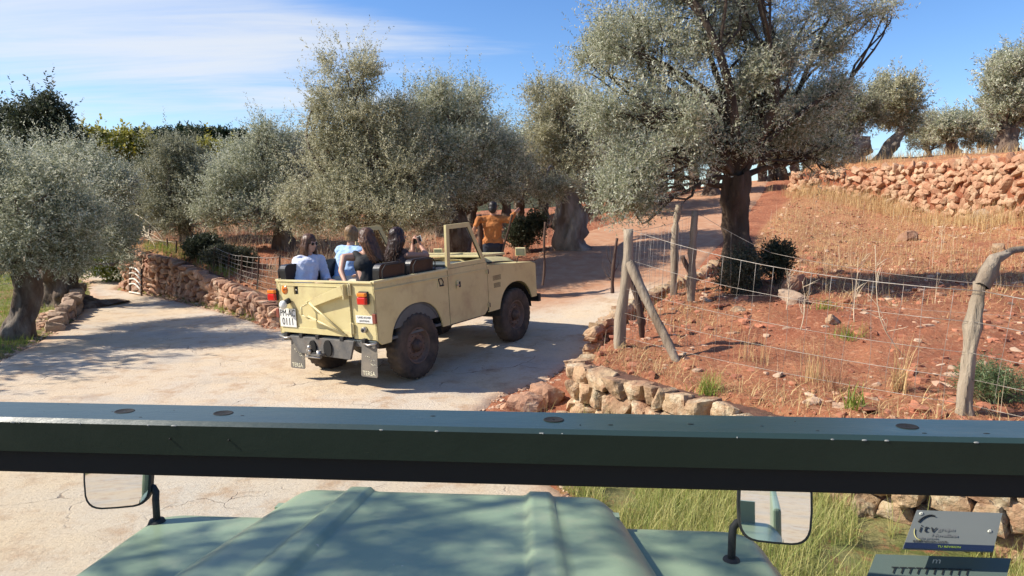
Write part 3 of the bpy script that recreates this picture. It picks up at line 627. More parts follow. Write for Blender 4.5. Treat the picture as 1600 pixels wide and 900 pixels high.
def tree(name, label, cat, base, top, r0, lumps, nl, leaf=(.054, .0145), mat='olive', bark='bark', seed=1, group=None, per=14, twig=.32, gap=-.32, trunk_n=26, amp=.4, sub=9, flare=1.7, loc=None, droop=0., dense=.55):
    g = rng(seed); base = np.array(base, float); top = np.array(top, float); L = [(np.array(c, float)-base, np.array(r, float), w) for c, r, w in lumps]
    root = empty(name, tuple(base) if loc is None else loc); tag(root, label, cat, group)
    mb = MB(); m = M[bark]; tp = top-base; n = 16
    ts = np.linspace(0, 1, n); path = curve_pts((0, 0, -.25), tp, n, .05, g)
    gnarl(mb, path, r0*(1+(flare-1)*np.exp(-ts*5.5)+.12*np.cos(ts*9+seed))*(1-.22*ts), trunk_n, amp, seed, m)
    tw0 = []; twd = []; L = [(c, np.maximum(r-twig*.45, r*.6), w) for c, r, w in L]
    tot = sum(w*r.prod()**(2/3) for c, r, w in L)
    for li, (c, r, w) in enumerate(L):
        low = c[2] < tp[2]+.35
        st = path[-1-int(g.integers(0, 3))]; d = c-st; end = c+r*g.normal(size=3)*.12
        p = curve_pts(st, end, 10, .10, g); p[:, 2] += np.sin(np.linspace(0, 1, 10)*np.pi)*(.16 if low else .05)*np.linalg.norm(d); rr = np.linspace(.045 if low else min(r0*g.uniform(.30, .46), .03+.085*r.max()), .010+.008*r.max(), 10)
        gnarl(mb, p, rr, 9, .25, seed+li, m)
        ends = []
        for k in range(max(3, int(sub*min(1, .2+.8*r.max())))):
            q = p[int(g.integers(4, 10))]; v = g.normal(size=3); v /= np.linalg.norm(v); e = c+v*r*g.uniform(.55, .98); pp = curve_pts(q, e, 6, .12, g)
            mb.tube(pp, list(np.linspace(.022+.006*r.max(), .006, 6)), m, 5, cap=False); ends.append(pp)
            for kk in range(3):
                s2 = pp[int(g.integers(2, 5))]; v2 = g.normal(size=3); v2[2] += .3; v2 /= np.linalg.norm(v2); e2 = s2+v2*r.mean()*g.uniform(.3, .6)
                mb.tube(curve_pts(s2, e2, 4, .1, g), [.010, .007, .005, .003], m, 4, cap=False)
        cnt = int(nl*w*r.prod()**(2/3)/tot/per)
        v = g.normal(size=(cnt*3, 3)); v /= np.linalg.norm(v, axis=1, keepdims=True); rad = g.random(len(v))**dense
        lob = 1+.26*fbm(v*1.7+c, seed+5, 2)+.15*vnoise(v*5+c, seed+9)
        pos = c+v*r*(rad*lob)[:, None]
        # leaves gather in sprays around the lump, with holes between them
        K = 13; sv = g.normal(size=(K, 3)); sv /= np.linalg.norm(sv, axis=1, keepdims=True); sc = c+sv*r*g.uniform(.45, .98, (K, 1)); ki = g.integers(0, K, len(pos)); inn = g.random(len(pos)) < .78
        vv = g.normal(size=pos.shape); vv /= np.linalg.norm(vv, axis=1, keepdims=True); pos = np.where(inn[:, None], sc[ki]+vv*r*.36*(g.random((len(pos), 1))**.6)*g.uniform(.7, 1.2, K)[ki][:, None], pos); v = np.where(inn[:, None], .6*v*0+.6*sv[ki]+.5*vv, v)
        nz = fbm(pos*1.9+base*.37, seed+11, 3); pos_k = nz > gap-.25*g.random(len(pos)); pos, v = pos[pos_k][:cnt], v[pos_k][:cnt]
        dd = v*.75+g.normal(size=v.shape)*.55; dd[:, 2] += .25-droop; dd /= np.linalg.norm(dd, axis=1, keepdims=True); dd *= twig*g.uniform(.5, 1.25, (len(dd), 1))
        tw0.append(pos); twd.append(dd)
        # stray shoots breaking the outline
        k = max(4, cnt//24); v = g.normal(size=(k, 3)); v[:, 2] = np.abs(v[:, 2])*.8+.1*v[:, 2]; v /= np.linalg.norm(v, axis=1, keepdims=True)
        for f in (0, .8): tw0.append(c+v*r*(.93+f*twig/r.mean()*.8)); twd.append((v+np.array([0, 0, .6]))*twig*g.uniform(.6, 1.3, (k, 1)))
    mb.build('trunk', m, root)
    V, F, var = leaves_mesh(np.concatenate(tw0), np.concatenate(twd), leaf[0], leaf[1], per, g, droop=droop)
    np_mesh('crown', V, F, M[mat], root, {'var': ('FACE', var)}, False)
    return root
def lp(px, py, Y, rx, rz, w=1, ry=None, dd=0):
    c = at(px, py, Y+dd); k = (Y+dd)/1067
    return (c, (rx*k, (ry if ry else (rx+rz)*.5)*k, rz*k), w)
def gp(px, py, y0=2.5):
    return ground_at(px, py, y0)
T_L = {}
# main olive right
b = Vector((3.48, 10.2, G(3.48, 10.2)-.02))
tree('olive_tree', 'big silvery olive with a dark leaning trunk on the red terrace behind the wire fence', 'tree', b, at(1148, 268, 10.2), .205,
 [lp(1000, 70, 10, 92, 70), lp(935, 90, 10.3, 45, 50), lp(950, 175, 9.9, 58, 55), lp(985, 270, 9.6, 62, 62, 1.25), lp(962, 318, 9.5, 46, 42, 1.3), lp(1010, 315, 9.5, 46, 34, 1.1), lp(1215, 120, 10, 70, 60), lp(1300, 150, 10.7, 44, 44, .9), lp(1300, 225, 11, 44, 34, .8), lp(1045, 165, 9.6, 80, 72, 1.1), lp(1100, 50, 10.4, 92, 70), lp(1190, 60, 10.6, 85, 75), lp(1195, 165, 10.7, 88, 66), lp(1268, 190, 10.6, 66, 58), lp(1235, 232, 10.9, 70, 34),
  lp(1060, 255, 9.6, 58, 46), lp(1130, 215, 10, 80, 40), lp(1288, 45, 10.8, 52, 62, 1), lp(1345, 25, 10.9, 46, 34, 1.1), lp(1388, 12, 10.9, 26, 16, .6), lp(1045, -50, 10.2, 110, 62), lp(1180, -50, 10.5, 105, 62), lp(1290, 265, 11, 40, 22, .6), lp(1010, 110, 11.0, 60, 50, .6)],
 200000, seed=11, per=14, twig=.30, amp=.62, sub=12, gap=-.02, trunk_n=34, flare=1.55, bark='barkdark')
# centre olives behind the cream car
b = gp(612, 402, 11.5); b = Vector((at(600, 400, 14.2).x, 14.2, G(at(600, 400, 14.2).x, 14.2)))
tree('olive_tree', 'tall double-peaked pale olive directly behind the cream car and its passengers', 'tree', b, at(590, 330, 14.2), .34,
 [lp(548, 115, 14, 52, 50, .85), lp(520, 165, 14, 46, 42, .85), lp(492, 160, 14, 26, 34, .5), lp(560, 205, 14, 70, 50), lp(500, 215, 14, 35, 35, .7), lp(630, 195, 14.2, 50, 52), lp(520, 265, 14, 66, 50), lp(480, 322, 13.7, 46, 48, 1.1), lp(540, 325, 13.5, 65, 46, 1.1), lp(610, 270, 13.8, 80, 55), lp(615, 338, 13.4, 66, 38, 1.1), lp(575, 250, 15.4, 85, 80), lp(665, 330, 13.8, 50, 46)],
 165000, leaf=(.058, .0165), seed=12, mat='olivewarm', gap=-.14, sub=10)
bx = at(706, 400, 15.6).x
tree('olive_tree', 'broad pale olive right of the double-peaked one, behind the man in the rust shirt', 'tree', (bx, 15.9, G(bx, 15.9)), at(708, 325, 15.7), .26,
 [lp(700, 165, 15.3, 54, 50, .9), lp(742, 160, 15.5, 30, 42, .7), lp(660, 190, 15.2, 42, 50, .9), lp(700, 240, 15, 70, 55), lp(770, 235, 15.6, 48, 46), lp(755, 285, 15.4, 62, 38), lp(690, 300, 14.6, 64, 36), lp(800, 268, 16, 36, 40), lp(725, 215, 16.6, 66, 60), lp(652, 265, 15, 45, 55)],
 125000, leaf=(.062, .0175), seed=13, mat='olive', gap=-.14)
b = gp(897, 389, 9)
tree('olive_tree', 'olive with a thick pale twisted trunk beside the red driveway, left of the fence posts', 'tree', b, at(878, 288, b.y-.1), .36,
 [lp(862, 165, b.y, 46, 46), lp(905, 175, b.y, 40, 55), lp(850, 225, b.y, 40, 42), lp(895, 245, b.y, 56, 45), lp(868, 290, b.y-1, 50, 26), lp(852, 302, b.y-1.2, 28, 24), lp(925, 290, b.y, 34, 36), lp(940, 220, b.y+.6, 40, 50), lp(880, 205, b.y+1.4, 50, 60)],
 95000, leaf=(.066, .019), seed=14, bark='barkpale', amp=.75, flare=1.55, mat='olivewarm', trunk_n=34)
# left middle
bx = at(447, 400, 18).x
tree('olive_tree', 'grey-green olive with a dark straight trunk at the left edge of the cream car', 'tree', (bx, 18, G(bx, 18)), at(447, 345, 18), .26,
 [lp(420, 222, 18, 42, 34), lp(450, 235, 18, 36, 40, .9), lp(385, 262, 18, 54, 42), lp(440, 285, 18, 52, 50), lp(352, 308, 17.6, 46, 42), lp(415, 335, 17.4, 56, 40), lp(330, 330, 17.6, 36, 35), lp(400, 290, 19, 66, 55), lp(408, 196, 18, 20, 18, .6)],
 90000, leaf=(.068, .020), seed=15)
bx = at(293, 395, 19.5).x
tree('olive_tree', 'dull brownish olive with a forked thin trunk above the left stone wall', 'tree', (bx, 19.5, G(bx, 19.5)), at(290, 350, 19.5), .2,
 [lp(270, 240, 19.5, 42, 34), lp(262, 285, 19.5, 46, 42), lp(285, 335, 19.2, 52, 38), lp(308, 285, 19.5, 36, 44), lp(240, 325, 19.5, 30, 34), lp(280, 285, 20.6, 50, 55)],
 62000, leaf=(.074, .022), seed=16, mat='olivedark')
b = gp(22, 528, 6)
tree('olive_tree', 'near olive with a dark thick trunk at the left edge, on the green verge', 'tree', b, at(35, 425, b.y), .19,
 [lp(15, 270, b.y, 62, 52), lp(70, 300, b.y-.3, 66, 58), lp(-30, 330, b.y, 70, 66), lp(50, 365, b.y-.3, 76, 50), lp(118, 345, b.y, 54, 50), lp(10, 405, b.y-.5, 60, 34, .9), lp(95, 398, b.y, 60, 36), lp(60, 330, b.y+1.2, 90, 80), lp(135, 395, b.y+.2, 40, 28, .8), lp(-90, 280, b.y, 60, 70)],
 135000, leaf=(.053, .0145), seed=17, mat='olive', amp=.5, flare=1.35, droop=.12)
b = gp(112, 478, 9)
tree('olive_tree', 'olive with a wide flaring split trunk leaning over the lane at the far left', 'tree', b, at(86, 405, b.y), .36,
 [lp(125, 262, b.y, 54, 44), lp(178, 305, b.y, 44, 48), lp(150, 370, b.y, 56, 44), lp(190, 372, b.y, 38, 40, .9), lp(95, 250, b.y, 40, 34), lp(120, 320, b.y+1, 70, 66), lp(195, 410, b.y-.4, 26, 18, .5)],
 85000, leaf=(.062, .0175), seed=18, amp=.8, flare=2.0, bark='bark', trunk_n=34, droop=.12)
# upper terrace trees
def ut(px, py, Y): p = at(px, py, Y); return Vector((p.x, p.y, min(p.z, G(p.x, p.y))))
b = ut(1336, 255, 25.5)
tree('olive_tree', 'olive with a thick hollow upright stump-like trunk on the upper terrace', 'tree', b, at(1341, 212, 25.5), .42,
 [lp(1325, 165, 25.5, 50, 34), lp(1290, 195, 25.5, 40, 36), lp(1352, 190, 25.5, 34, 24), lp(1300, 228, 25, 38, 20), lp(1270, 165, 26, 36, 30), lp(1310, 190, 26.8, 46, 34)], 34000, leaf=(.11, .032), seed=19, mat='olivedark', amp=.6, flare=1.2, bark='barkpale')
b = ut(1378, 245, 26.5)
tree('olive_tree', 'olive with a pale trunk leaning right against the sky on the upper terrace', 'tree', b, at(1412, 205, 26.5), .22,
 [lp(1405, 142, 26.5, 38, 32), lp(1422, 170, 26.5, 26, 34), lp(1380, 158, 26.5, 34, 30), lp(1415, 198, 26.5, 24, 16, .7), lp(1395, 172, 27.5, 36, 32)], 26000, leaf=(.11, .032), seed=20, mat='olivewarm', bark='barkpale', amp=.5)
b = ut(1494, 243, 31)
tree('olive_tree', 'small round olive with a short dark trunk at the top of the slope, right', 'tree', b, at(1488, 222, 31), .3,
 [lp(1488, 195, 31, 32, 22), lp(1470, 205, 31, 18, 18), lp(1515, 198, 31, 24, 22), lp(1530, 218, 31.5, 26, 16)], 22000, leaf=(.12, .036), seed=21, amp=.6)
b = ut(1578, 240, 22)
tree('olive_tree', 'tall olive with several dark trunks cut by the right edge, on the upper terrace', 'tree', b, at(1574, 205, 22), .34,
 [lp(1590, 100, 22, 46, 36), lp(1562, 125, 22, 36, 36), lp(1575, 160, 22, 46, 32), lp(1620, 140, 22, 50, 60), lp(1545, 178, 22, 22, 24), lp(1612, 170, 22, 30, 30), lp(1590, 125, 23.2, 50, 44)], 46000, leaf=(.095, .028), seed=22, bark='bark', amp=.6)
bx = at(1116, 300, 28)
tree('olive_tree', 'distant olive with a short trunk at the driveway top, left of the main trunk', 'tree', (bx.x, 28, G(bx.x, 28)), at(1112, 262, 28), .3,
 [lp(1110, 225, 28, 50, 32), lp(1070, 240, 28, 36, 26), lp(1150, 232, 28, 36, 28)], 20000, leaf=(.12, .036), seed=23, mat='olivedark', amp=.6)
# backdrop trees, one by one
M['darkgreen'] = M['oak']
proto_specs = [('olive', 31, 9000), ('olivedark', 32, 9000), ('olivewarm', 33, 9000)]
protos = []
for mt, sd, nl in proto_specs:
    g = rng(sd); lum = [((g.uniform(-1.5, 1.5), g.uniform(-1.2, 1.2), g.uniform(1.9, 3.9)), (g.uniform(.9, 1.4), g.uniform(.9, 1.3), g.uniform(.7, 1.1)), 1) for _ in range(8)]
    protos.append([mt, tree('olive_tree', 'x', 'tree', (0, 0, 0), (.1, 0, 1.3), .25, lum, nl*2, leaf=(.15, .05), mat=mt, seed=sd, per=10, twig=.45, sub=4, trunk_n=14, amp=.5, group='olives far behind in the orchard'), False])
BG = [(225, 330, 27, 1.0, 1), (335, 300, 30, 1.1, 0), (205, 350, 24, .8, 1), (470, 290, 27, 1.1, 1), (620, 330, 24, 1, 1), (540, 340, 26, 1.0, 2), (690, 330, 22, .9, 1), (735, 318, 26, 1.1, 0), (790, 325, 24, .95, 2), (815, 310, 29, 1.1, 1), (850, 315, 27, 1, 0), (930, 318, 26, 1, 1), (975, 320, 30, 1.05, 2), (1020, 300, 33, 1.1, 1), (1060, 285, 38, 1.2, 0), (1190, 262, 42, 1.2, 1), (1225, 262, 38, 1.1, 2), (1262, 262, 44, 1.3, 1), (395, 320, 33, 1.2, 2), (440, 320, 36, 1.3, 1), (580, 310, 34, 1.3, 0), (150, 340, 33, 1.2, 1), (105, 350, 28, 1.1, 0), (40, 350, 31, 1.2, 1), (-30, 340, 26, 1.2, 2), (1545, 245, 38, .9, 1), (1450, 245, 42, .8, 2), (1630, 250, 34, 1.2, 0), (885, 330, 34, 1.2, 0), (660, 320, 30, 1.2, 2), (1160, 270, 34, .9, 0), (1300, 250, 42, 1.1, 1),(1000,340,24,.8,0), (985, 305, 36, 1.3, 1), (1035, 295, 36, 1.25, 1), (1085, 285, 44, 1.4, 0), (1205, 270, 46, 1.5, 1), (1240, 268, 33, .9, 1), (1275, 262, 36, 1.0, 1)]
places = ['behind the stone wall end at the far left', 'in the gap above the left stone wall', 'behind the small white gate', 'behind the dark straight trunk', 'low behind the passengers', 'behind the double-peaked olive, left part', 'in shade behind the cream car door frame', 'behind the man in the rust shirt, on his left', 'behind the man in the rust shirt, on his right', 'between the rust-shirted man and the twisted trunk', 'just left of the twisted pale trunk', 'just right of the twisted pale trunk', 'behind the leaning fence posts, left', 'beside the top of the red driveway, left', 'at the end of the red driveway, left', 'seen right of the main dark trunk, low', 'seen right of the main dark trunk, higher', 'dark one under the low right boughs of the main olive', 'beyond the grey-green olive, left part', 'beyond the grey-green olive, right part', 'beyond the double-peaked olive', 'behind the flaring split trunk', 'behind the leftmost trunk, right side', 'behind the leftmost trunk, close to the frame edge', 'at the extreme left edge of the frame', 'between the small round olive and the right-edge tree', 'tiny one left of the small round olive on the skyline', 'at the extreme right edge behind the multi-trunked olive', 'beyond the twisted pale trunk', 'beyond the broad pale olive', 'just right of the main trunk, on the skyline', 'behind the stump-like trunk on the skyline','beyond the driveway fence stake', 'just left of the driveway end, near the skyline', 'low on the skyline between the fence posts', 'at the skyline straight behind the driveway', 'in the dip right of main trunk', 'dark and low left of the upper terrace wall', 'last one before the upper terrace wall']
for i, (px, py, Y, s, k) in enumerate(BG):
    p = at(px, py, Y); mt, pr, used = protos[k]
    o = pr if not used else copy_tree(pr); protos[k][2] = True
    s *= .60 if px < 520 else (.78 if px < 1000 else .9)
    o.location = (p.x, Y, G(p.x, Y)-.05); o.rotation_euler = (0, 0, i*1.7); o.scale = (s, s, s*(.9+.07*(i % 4)))
    o['label'] = 'distant olive '+places[i]; o['group'] = 'olives far behind in the orchard'
# dark holm oaks upper left and autumn-yellow trees, pines on the hill
def rt(name, label, cat, px, py, Y, lumps, nl, mat, seed, leaf=(.16, .07), group=None, r0=.3, **k):
    p = at(px, py, Y); tree(name, label, cat, (p.x, Y, G(p.x, Y) if Y < 70 else p.z), at(px, py-30, Y), r0, lumps, nl, leaf=leaf, mat=mat, seed=seed, group=group, per=10, twig=.6, sub=6, trunk_n=12, **k)
rt('holm_oak', 'dark holm oak rising above the left olives with a pointed crown', 'tree', 75, 330, 30, [lp(80, 180, 30, 22, 34), lp(60, 200, 30, 34, 28), lp(100, 225, 30, 30, 26), lp(55, 240, 30, 50, 30), lp(30, 180, 30, 14, 18, .6)], 30000, 'oak', 61)
rt('holm_oak', 'dark holm oak cut by the left frame edge above the olives', 'tree', 5, 330, 33, [lp(5, 195, 33, 34, 24), lp(15, 230, 33, 50, 34), lp(-40, 200, 33, 50, 40)], 22000, 'oak', 62)
rt('poplar_tree', 'yellow-green tree just right of the dark holm oaks', 'tree', 150, 330, 42, [lp(140, 222, 42, 26, 20), lp(165, 250, 42, 30, 26)], 9000, 'yellowgreen', 63, leaf=(.24, .15))
rt('poplar_tree', 'yellow-green tree below the wooded hill, left', 'tree', 205, 330, 44, [lp(198, 226, 44, 26, 18), lp(218, 250, 44, 30, 26), lp(185, 255, 44, 24, 20)], 10000, 'yellowgreen', 64, leaf=(.24, .15))
rt('poplar_tree', 'small bright yellow tree top peeking between two olives under the hill', 'tree', 322, 330, 46, [lp(322, 234, 46, 18, 12), lp(340, 250, 46, 24, 18)], 6000, 'yellowgreen', 65, leaf=(.24, .15))
rt('carob_tree', 'very dark green tree under the yellow-green ones', 'tree', 215, 350, 34, [lp(210, 275, 34, 34, 22), lp(225, 320, 34, 34, 50), lp(190, 300, 34, 30, 30)], 16000, 'oak', 66)
pines = [(222, 212, 22, 9, 96, 'smallest round pine standing apart at the left end of the hill'), (252, 212, 26, 14, 100, 'broad umbrella pine at the left of the hilltop'), (290, 205, 24, 12, 104, 'highest umbrella pine on the hilltop'), (318, 209, 20, 11, 102, 'pine right of the highest one on the hill'), (342, 211, 20, 12, 104, 'pine in the middle of the right half of the hill'), (366, 214, 20, 12, 106, 'pine low on the right shoulder of the hill'), (392, 218, 22, 12, 108, 'pine on the hill nearly hidden by the grey-green olive'), (470, 217, 22, 10, 110, 'far pine seen right of the grey-green olive'), (265, 226, 40, 14, 98, 'lower pine in front of the broad umbrella pine'), (330, 228, 50, 14, 98, 'lower pine in front of the right half of the hilltop'), (430, 222, 30, 12, 110, 'far pine behind the grey-green olive')]
for i, (px, py, rx, rz, Y, lb) in enumerate(pines):
    py += 2; g = rng(200+i); L = [lp(px+g.uniform(-.45, .45)*rx, py+g.uniform(-.2, .5)*rz, Y, rx*.62, rz*.7) for _ in range(4)]
    p = at(px, py+46, Y); tree('stone_pine', lb, 'pine tree', (p.x, Y, p.z), at(px, py+6, Y), .35, L, 5200, leaf=(.55, .22), mat='pine', seed=300+i, group='pines on the hill', per=8, twig=.6, sub=3, trunk_n=8, amp=.2)
# trees outside the frame at the left whose shade dapples the lane and the bonnet
for nm, x, y, s, lb in (('olive_tree', -12.3, 7.9, 1.0, 'olive outside the frame at the left that shades the near lane'),):
    o = copy_tree(protos[0][1]); o.location = (x, y, G(x, y)-.05); o.scale = (s, s, s); o.rotation_euler = (0, 0, x*2.2); o['label'] = lb; del o['group']
tree('olive_tree', 'olive outside the frame at the left whose long bough dapples the green bonnet', 'tree', (-7.5, -2.5, 0), (-7.2, -2.2, 1.8), .3, [((-6.8, -2.5, 4.2), (1.6, 1.2, 1.2), 1), ((-5.9, -1.2, 4.6), (1.0, .8, .8), 1), ((-4.45, 1.4, 4.55), (.70, .62, .42), .75), ((-5.1, .9, 4.7), (.7, .5, .5), .7), ((-3.85, 1.75, 4.75), (.55, .5, .3), .55), ((-5.2, .1, 4.3), (.6, .5, .4), .8)], 26000, leaf=(.075, .024), seed=120, gap=-.1, sub=8)
# ------------------------------------------------------------------ grasses and weeds
def blades(pts, h, w, mat, name, seed, lean=.35, kind='stuff', label=None, cat=None, parent=None, rel=None, segs=3, hv=.5, group=None):
    g = rng(seed); n = len(pts); h_ = h*(1-hv+2*hv*g.random(n)); az = g.uniform(0, 6.283, n); ln = lean*g.random(n)
    d = np.stack([np.cos(az), np.sin(az), np.zeros(n)], 1); s = np.stack([-np.sin(az+g.normal(size=n)*.8), np.cos(az), np.zeros(n)], 1)
    V = []; 
    for k in range(segs+1):
        t = k/segs; c = pts+d*(ln*h_*t**1.7)[:, None]+np.array([0, 0, 1.])*(h_*t*(1-.25*ln*t))[:, None]; ww = w*(1-t*.88)
        V += [c-s*ww/2, c+s*ww/2]
    V = np.stack(V, 1).reshape(-1, 3); m = 2*(segs+1); F = []
    for k in range(segs): F.append(np.stack([np.arange(n)*m+2*k, np.arange(n)*m+2*k+1, np.arange(n)*m+2*k+3, np.arange(n)*m+2*k+2], 1))
    F = np.stack(F, 1).reshape(-1, 4); var = np.repeat(g.random(n), segs)
    o = np_mesh(name, V, F, mat, parent, {'var': ('FACE', var)}, False)
    return tag(o, label, cat, group, kind)
def gpts(fn, n, seed, off=0):
    g = rng(seed); xy = fn(g, n); z = terrain(xy[:, 0], xy[:, 1])[0]; return np.stack([xy[:, 0], xy[:, 1], z+off-.01], 1)
def verge(g, n):
    x = g.uniform(-.3, 6, n*5); y = g.uniform(1.2, 6.3, n*5); d = terrain(x, y, False); k = (d[1] < .0) & (d[3] < 0.06) & (d[3] > -2.2); k &= (fbm2(x, y, 1.6, 71) > -.35+np.clip((x-1.8)*.5, 0, .2)); return np.stack([x, y], 1)[k][:n]
blades(gpts(verge, 36000, 1), .15, .0045, M['verge'], 'verge_grass', 2, lean=.8)
blades(gpts(lambda g, n: (lambda P: P[np.argsort(fbm2(P[:, 0], P[:, 1], 2.2, 72))[-n//2:]])(verge(g, n)), 4500, 3), .26, .0045, M['verge'], 'tall_verge_grass', 4, lean=.9)
def meadow(g, n):
    x = -4.8-11*g.random(n*6)**1.3; y = g.uniform(5.5, 27, n*6); d = terrain(x, y, False); k = (d[1] < -.02) & (d[2] < .0); k &= fbm2(x, y, 1.1, 73) > -.3; k &= ~((np.abs((x+8)*.8+(y-12.8)*.55) < .8) & (y > 10.8) & (y < 14.6) & (x > -9.2)); return np.stack([x, y], 1)[k][:n]
blades(gpts(meadow, 30000, 5), .11, .009, M['grass'], 'meadow_grass', 6, lean=.9)
def strawR(g, n):
    x = g.uniform(1, 12.3, n*8); y = g.uniform(3, 26, n*8); d = terrain(x, y, False); k = (d[3] > .1) & (d[1] < -.1) & (d[4] < 0); k &= (fbm2(x, y, .9, 74)+np.clip((y-11)/10, -.55, .35)+.45*g.random(len(x)) > .12); return np.stack([x, y], 1)[k][:n]
blades(gpts(strawR, 24000, 7), .11, .007, M['straw'], 'dry_straw', 8, lean=1.6)
blades(gpts(strawR, 1000, 17), .42, .005, M['palestem'], 'dry_stalks', 18, lean=.3)
def walltop(g, n):
    x = g.uniform(.7, 5, n*8); y = g.uniform(2.2, 7.3, n*8); d = terrain(x, y, False)[3]; k = (d > .05) & (d < .75*g.random(len(x))+.15); return np.stack([x, y], 1)[k][:n]
blades(gpts(walltop, 2600, 9), .12, .005, M['straw'], 'dry_straw', 10, lean=2.2)
def wallface(g, n):
    x = g.uniform(9.9, 12.6, n*8); y = g.uniform(9, 27, n*8); d = terrain(x, y, False)[4]; k = (d > -1.3) & (d < .9) & (fbm2(x, y, .8, 78) > -.12); return np.stack([x, y], 1)[k][:n]
blades(gpts(wallface, 6500, 11), .42, .008, M['straw'], 'dry_straw', 12, lean=.5)
def upper(g, n):
    x = g.uniform(11, 30, n*4); y = g.uniform(14, 40, n*4); d = terrain(x, y, False)[4]; return np.stack([x, y], 1)[d > .2][:n]
blades(gpts(upper, 7000, 13), .3, .014, M['straw'], 'dry_straw', 14, lean=.7)
def leftweeds(g, n):
    x = g.uniform(-11, -1.5, n*6); y = g.uniform(11.6, 24, n*6); d = terrain(x, y, False)[2]; k = (d > .15) & (fbm2(x, y, 1.0, 75)+.3*g.random(len(x)) > .0); return np.stack([x, y], 1)[k][:n]
blades(gpts(leftweeds, 9000, 15), .32, .008, M['palestem'], 'dry_stalks', 16, lean=.6)
def leftgreen(g, n):
    x = g.uniform(-10.5, -3.6, n*8); y = g.uniform(11.8, 19, n*8); d = terrain(x, y, False)[2]; k = (d > .05) & (d < .9) & (fbm2(x, y, .9, 76) > .1); return np.stack([x, y], 1)[k][:n]
blades(gpts(leftgreen, 3500, 19), .16, .010, M['grass'], 'green_weeds', 20, lean=.9)
def openfield(g, n):
    x = g.uniform(-3, 3.5, n*6); y = g.uniform(14, 30, n*6); d = terrain(x, y, False); k = (d[1] < -.2) & (d[3] < 0); return np.stack([x, y], 1)[k][:n]
blades(gpts(openfield, 2200, 21), .3, .008, M['palestem'], 'dry_stalks', 22, lean=.5)
def clump(name, label, cat, px, py, mat, n, h, w, rad, seed, lean=.5, group=None, y0=2.5):
    p = gp(px, py, y0); g = rng(seed); a = g.normal(size=(n, 2))*rad; pts = np.stack([a[:, 0], a[:, 1], np.full(n, -.02)], 1)
    root = empty(name, p); tag(root, label, cat, group)
    blades(pts, h, w, mat, 'blades', seed, lean, kind=None, parent=root)
    return root
gr = 'weed tufts on the red terrace'
clump('dry_grass_tuft', 'tallest straw-yellow fan-shaped dry tuft, left of the crooked grey post', 'grass tuft', 1402, 622, M['straw'], 80, .36, .006, .035, 80, .9, gr)
clump('dry_grass_tuft', 'straw-yellow dry tuft left of the red-brown stems', 'grass tuft', 1270, 600, M['straw'], 60, .30, .006, .06, 81, .5, gr)
clump('dry_grass_tuft', 'pale wispy dry tuft on the bare red patch, right of the brace', 'grass tuft', 1175, 565, M['straw'], 70, .28, .004, .09, 82, .7, gr)
clump('red_stem_tuft', 'bundle of red-brown dead stems on the terrace', 'dead plant', 1300, 615, M['redstem'], 70, .30, .005, .05, 83, .6, gr)
clump('green_grass_tuft', 'bright green tuft on top of the ochre wall, below the brace foot', 'grass tuft', 1108, 612, M['grass'], 160, .15, .006, .05, 84, .9, gr)
clump('green_grass_tuft', 'small bright green leafy tuft just above the green rail', 'grass tuft', 1335, 648, M['grass'], 50, .15, .012, .03, 85, .8, gr)
clump('green_grass_tuft', 'dull green tuft behind the red-brown stems', 'grass tuft', 1325, 530, M['grass'], 90, .16, .008, .09, 86, .9, gr)
clump('green_grass_tuft', 'yellowish green tuft on the sunlit soil behind the upper wire', 'grass tuft', 1290, 488, M['grass'], 60, .14, .010, .09, 87, .9, gr)
clump('green_grass_tuft', 'green tuft at the foot of the first fence post and brace', 'grass tuft', 990, 500, M['grass'], 80, .20, .006, .06, 88, .8, gr)
def dead_stem(px, py, h, seed, label, lean=(0, 0)):
    p = gp(px, py); g = rng(seed); mb = MB(); pts = curve_pts((0, 0, -.03), (lean[0], lean[1], h), 8, .05, g); mb.tube(pts, list(np.linspace(.006, .002, 8)), M['palestem'], 5)
    for k in range(9):
        q = pts[int(g.integers(2, 7))]; e = q+np.array([g.uniform(-.16, .16), g.uniform(-.1, .1), g.uniform(.06, .24)]); mb.tube(curve_pts(q, e, 4, .08, g), [.003, .0025, .002, .001], M['palestem'], 4)
    o = mb.build('dead_stem', M['palestem'], None); o.location = p; tag(o, label, 'dead plant', 'bare branching stems on the terrace')
dead_stem(1335, 510, .75, 91, 'bare forked pale stem standing in the strip of shade, left of the leaning one')
dead_stem(1415, 560, 1.05, 92, 'bare pale stem leaning left, right of the forked one', (-.35, 0))
dead_stem(1250, 520, .55, 93, 'bare pale stem beside the boulder at the main olive')
dead_stem(1228, 490, .5, 94, 'thin bare stem close to the boulder, farther back')
dead_stem(1470, 400, .6, 95, 'dark bare stem in the sunlit field beyond the shade strip')
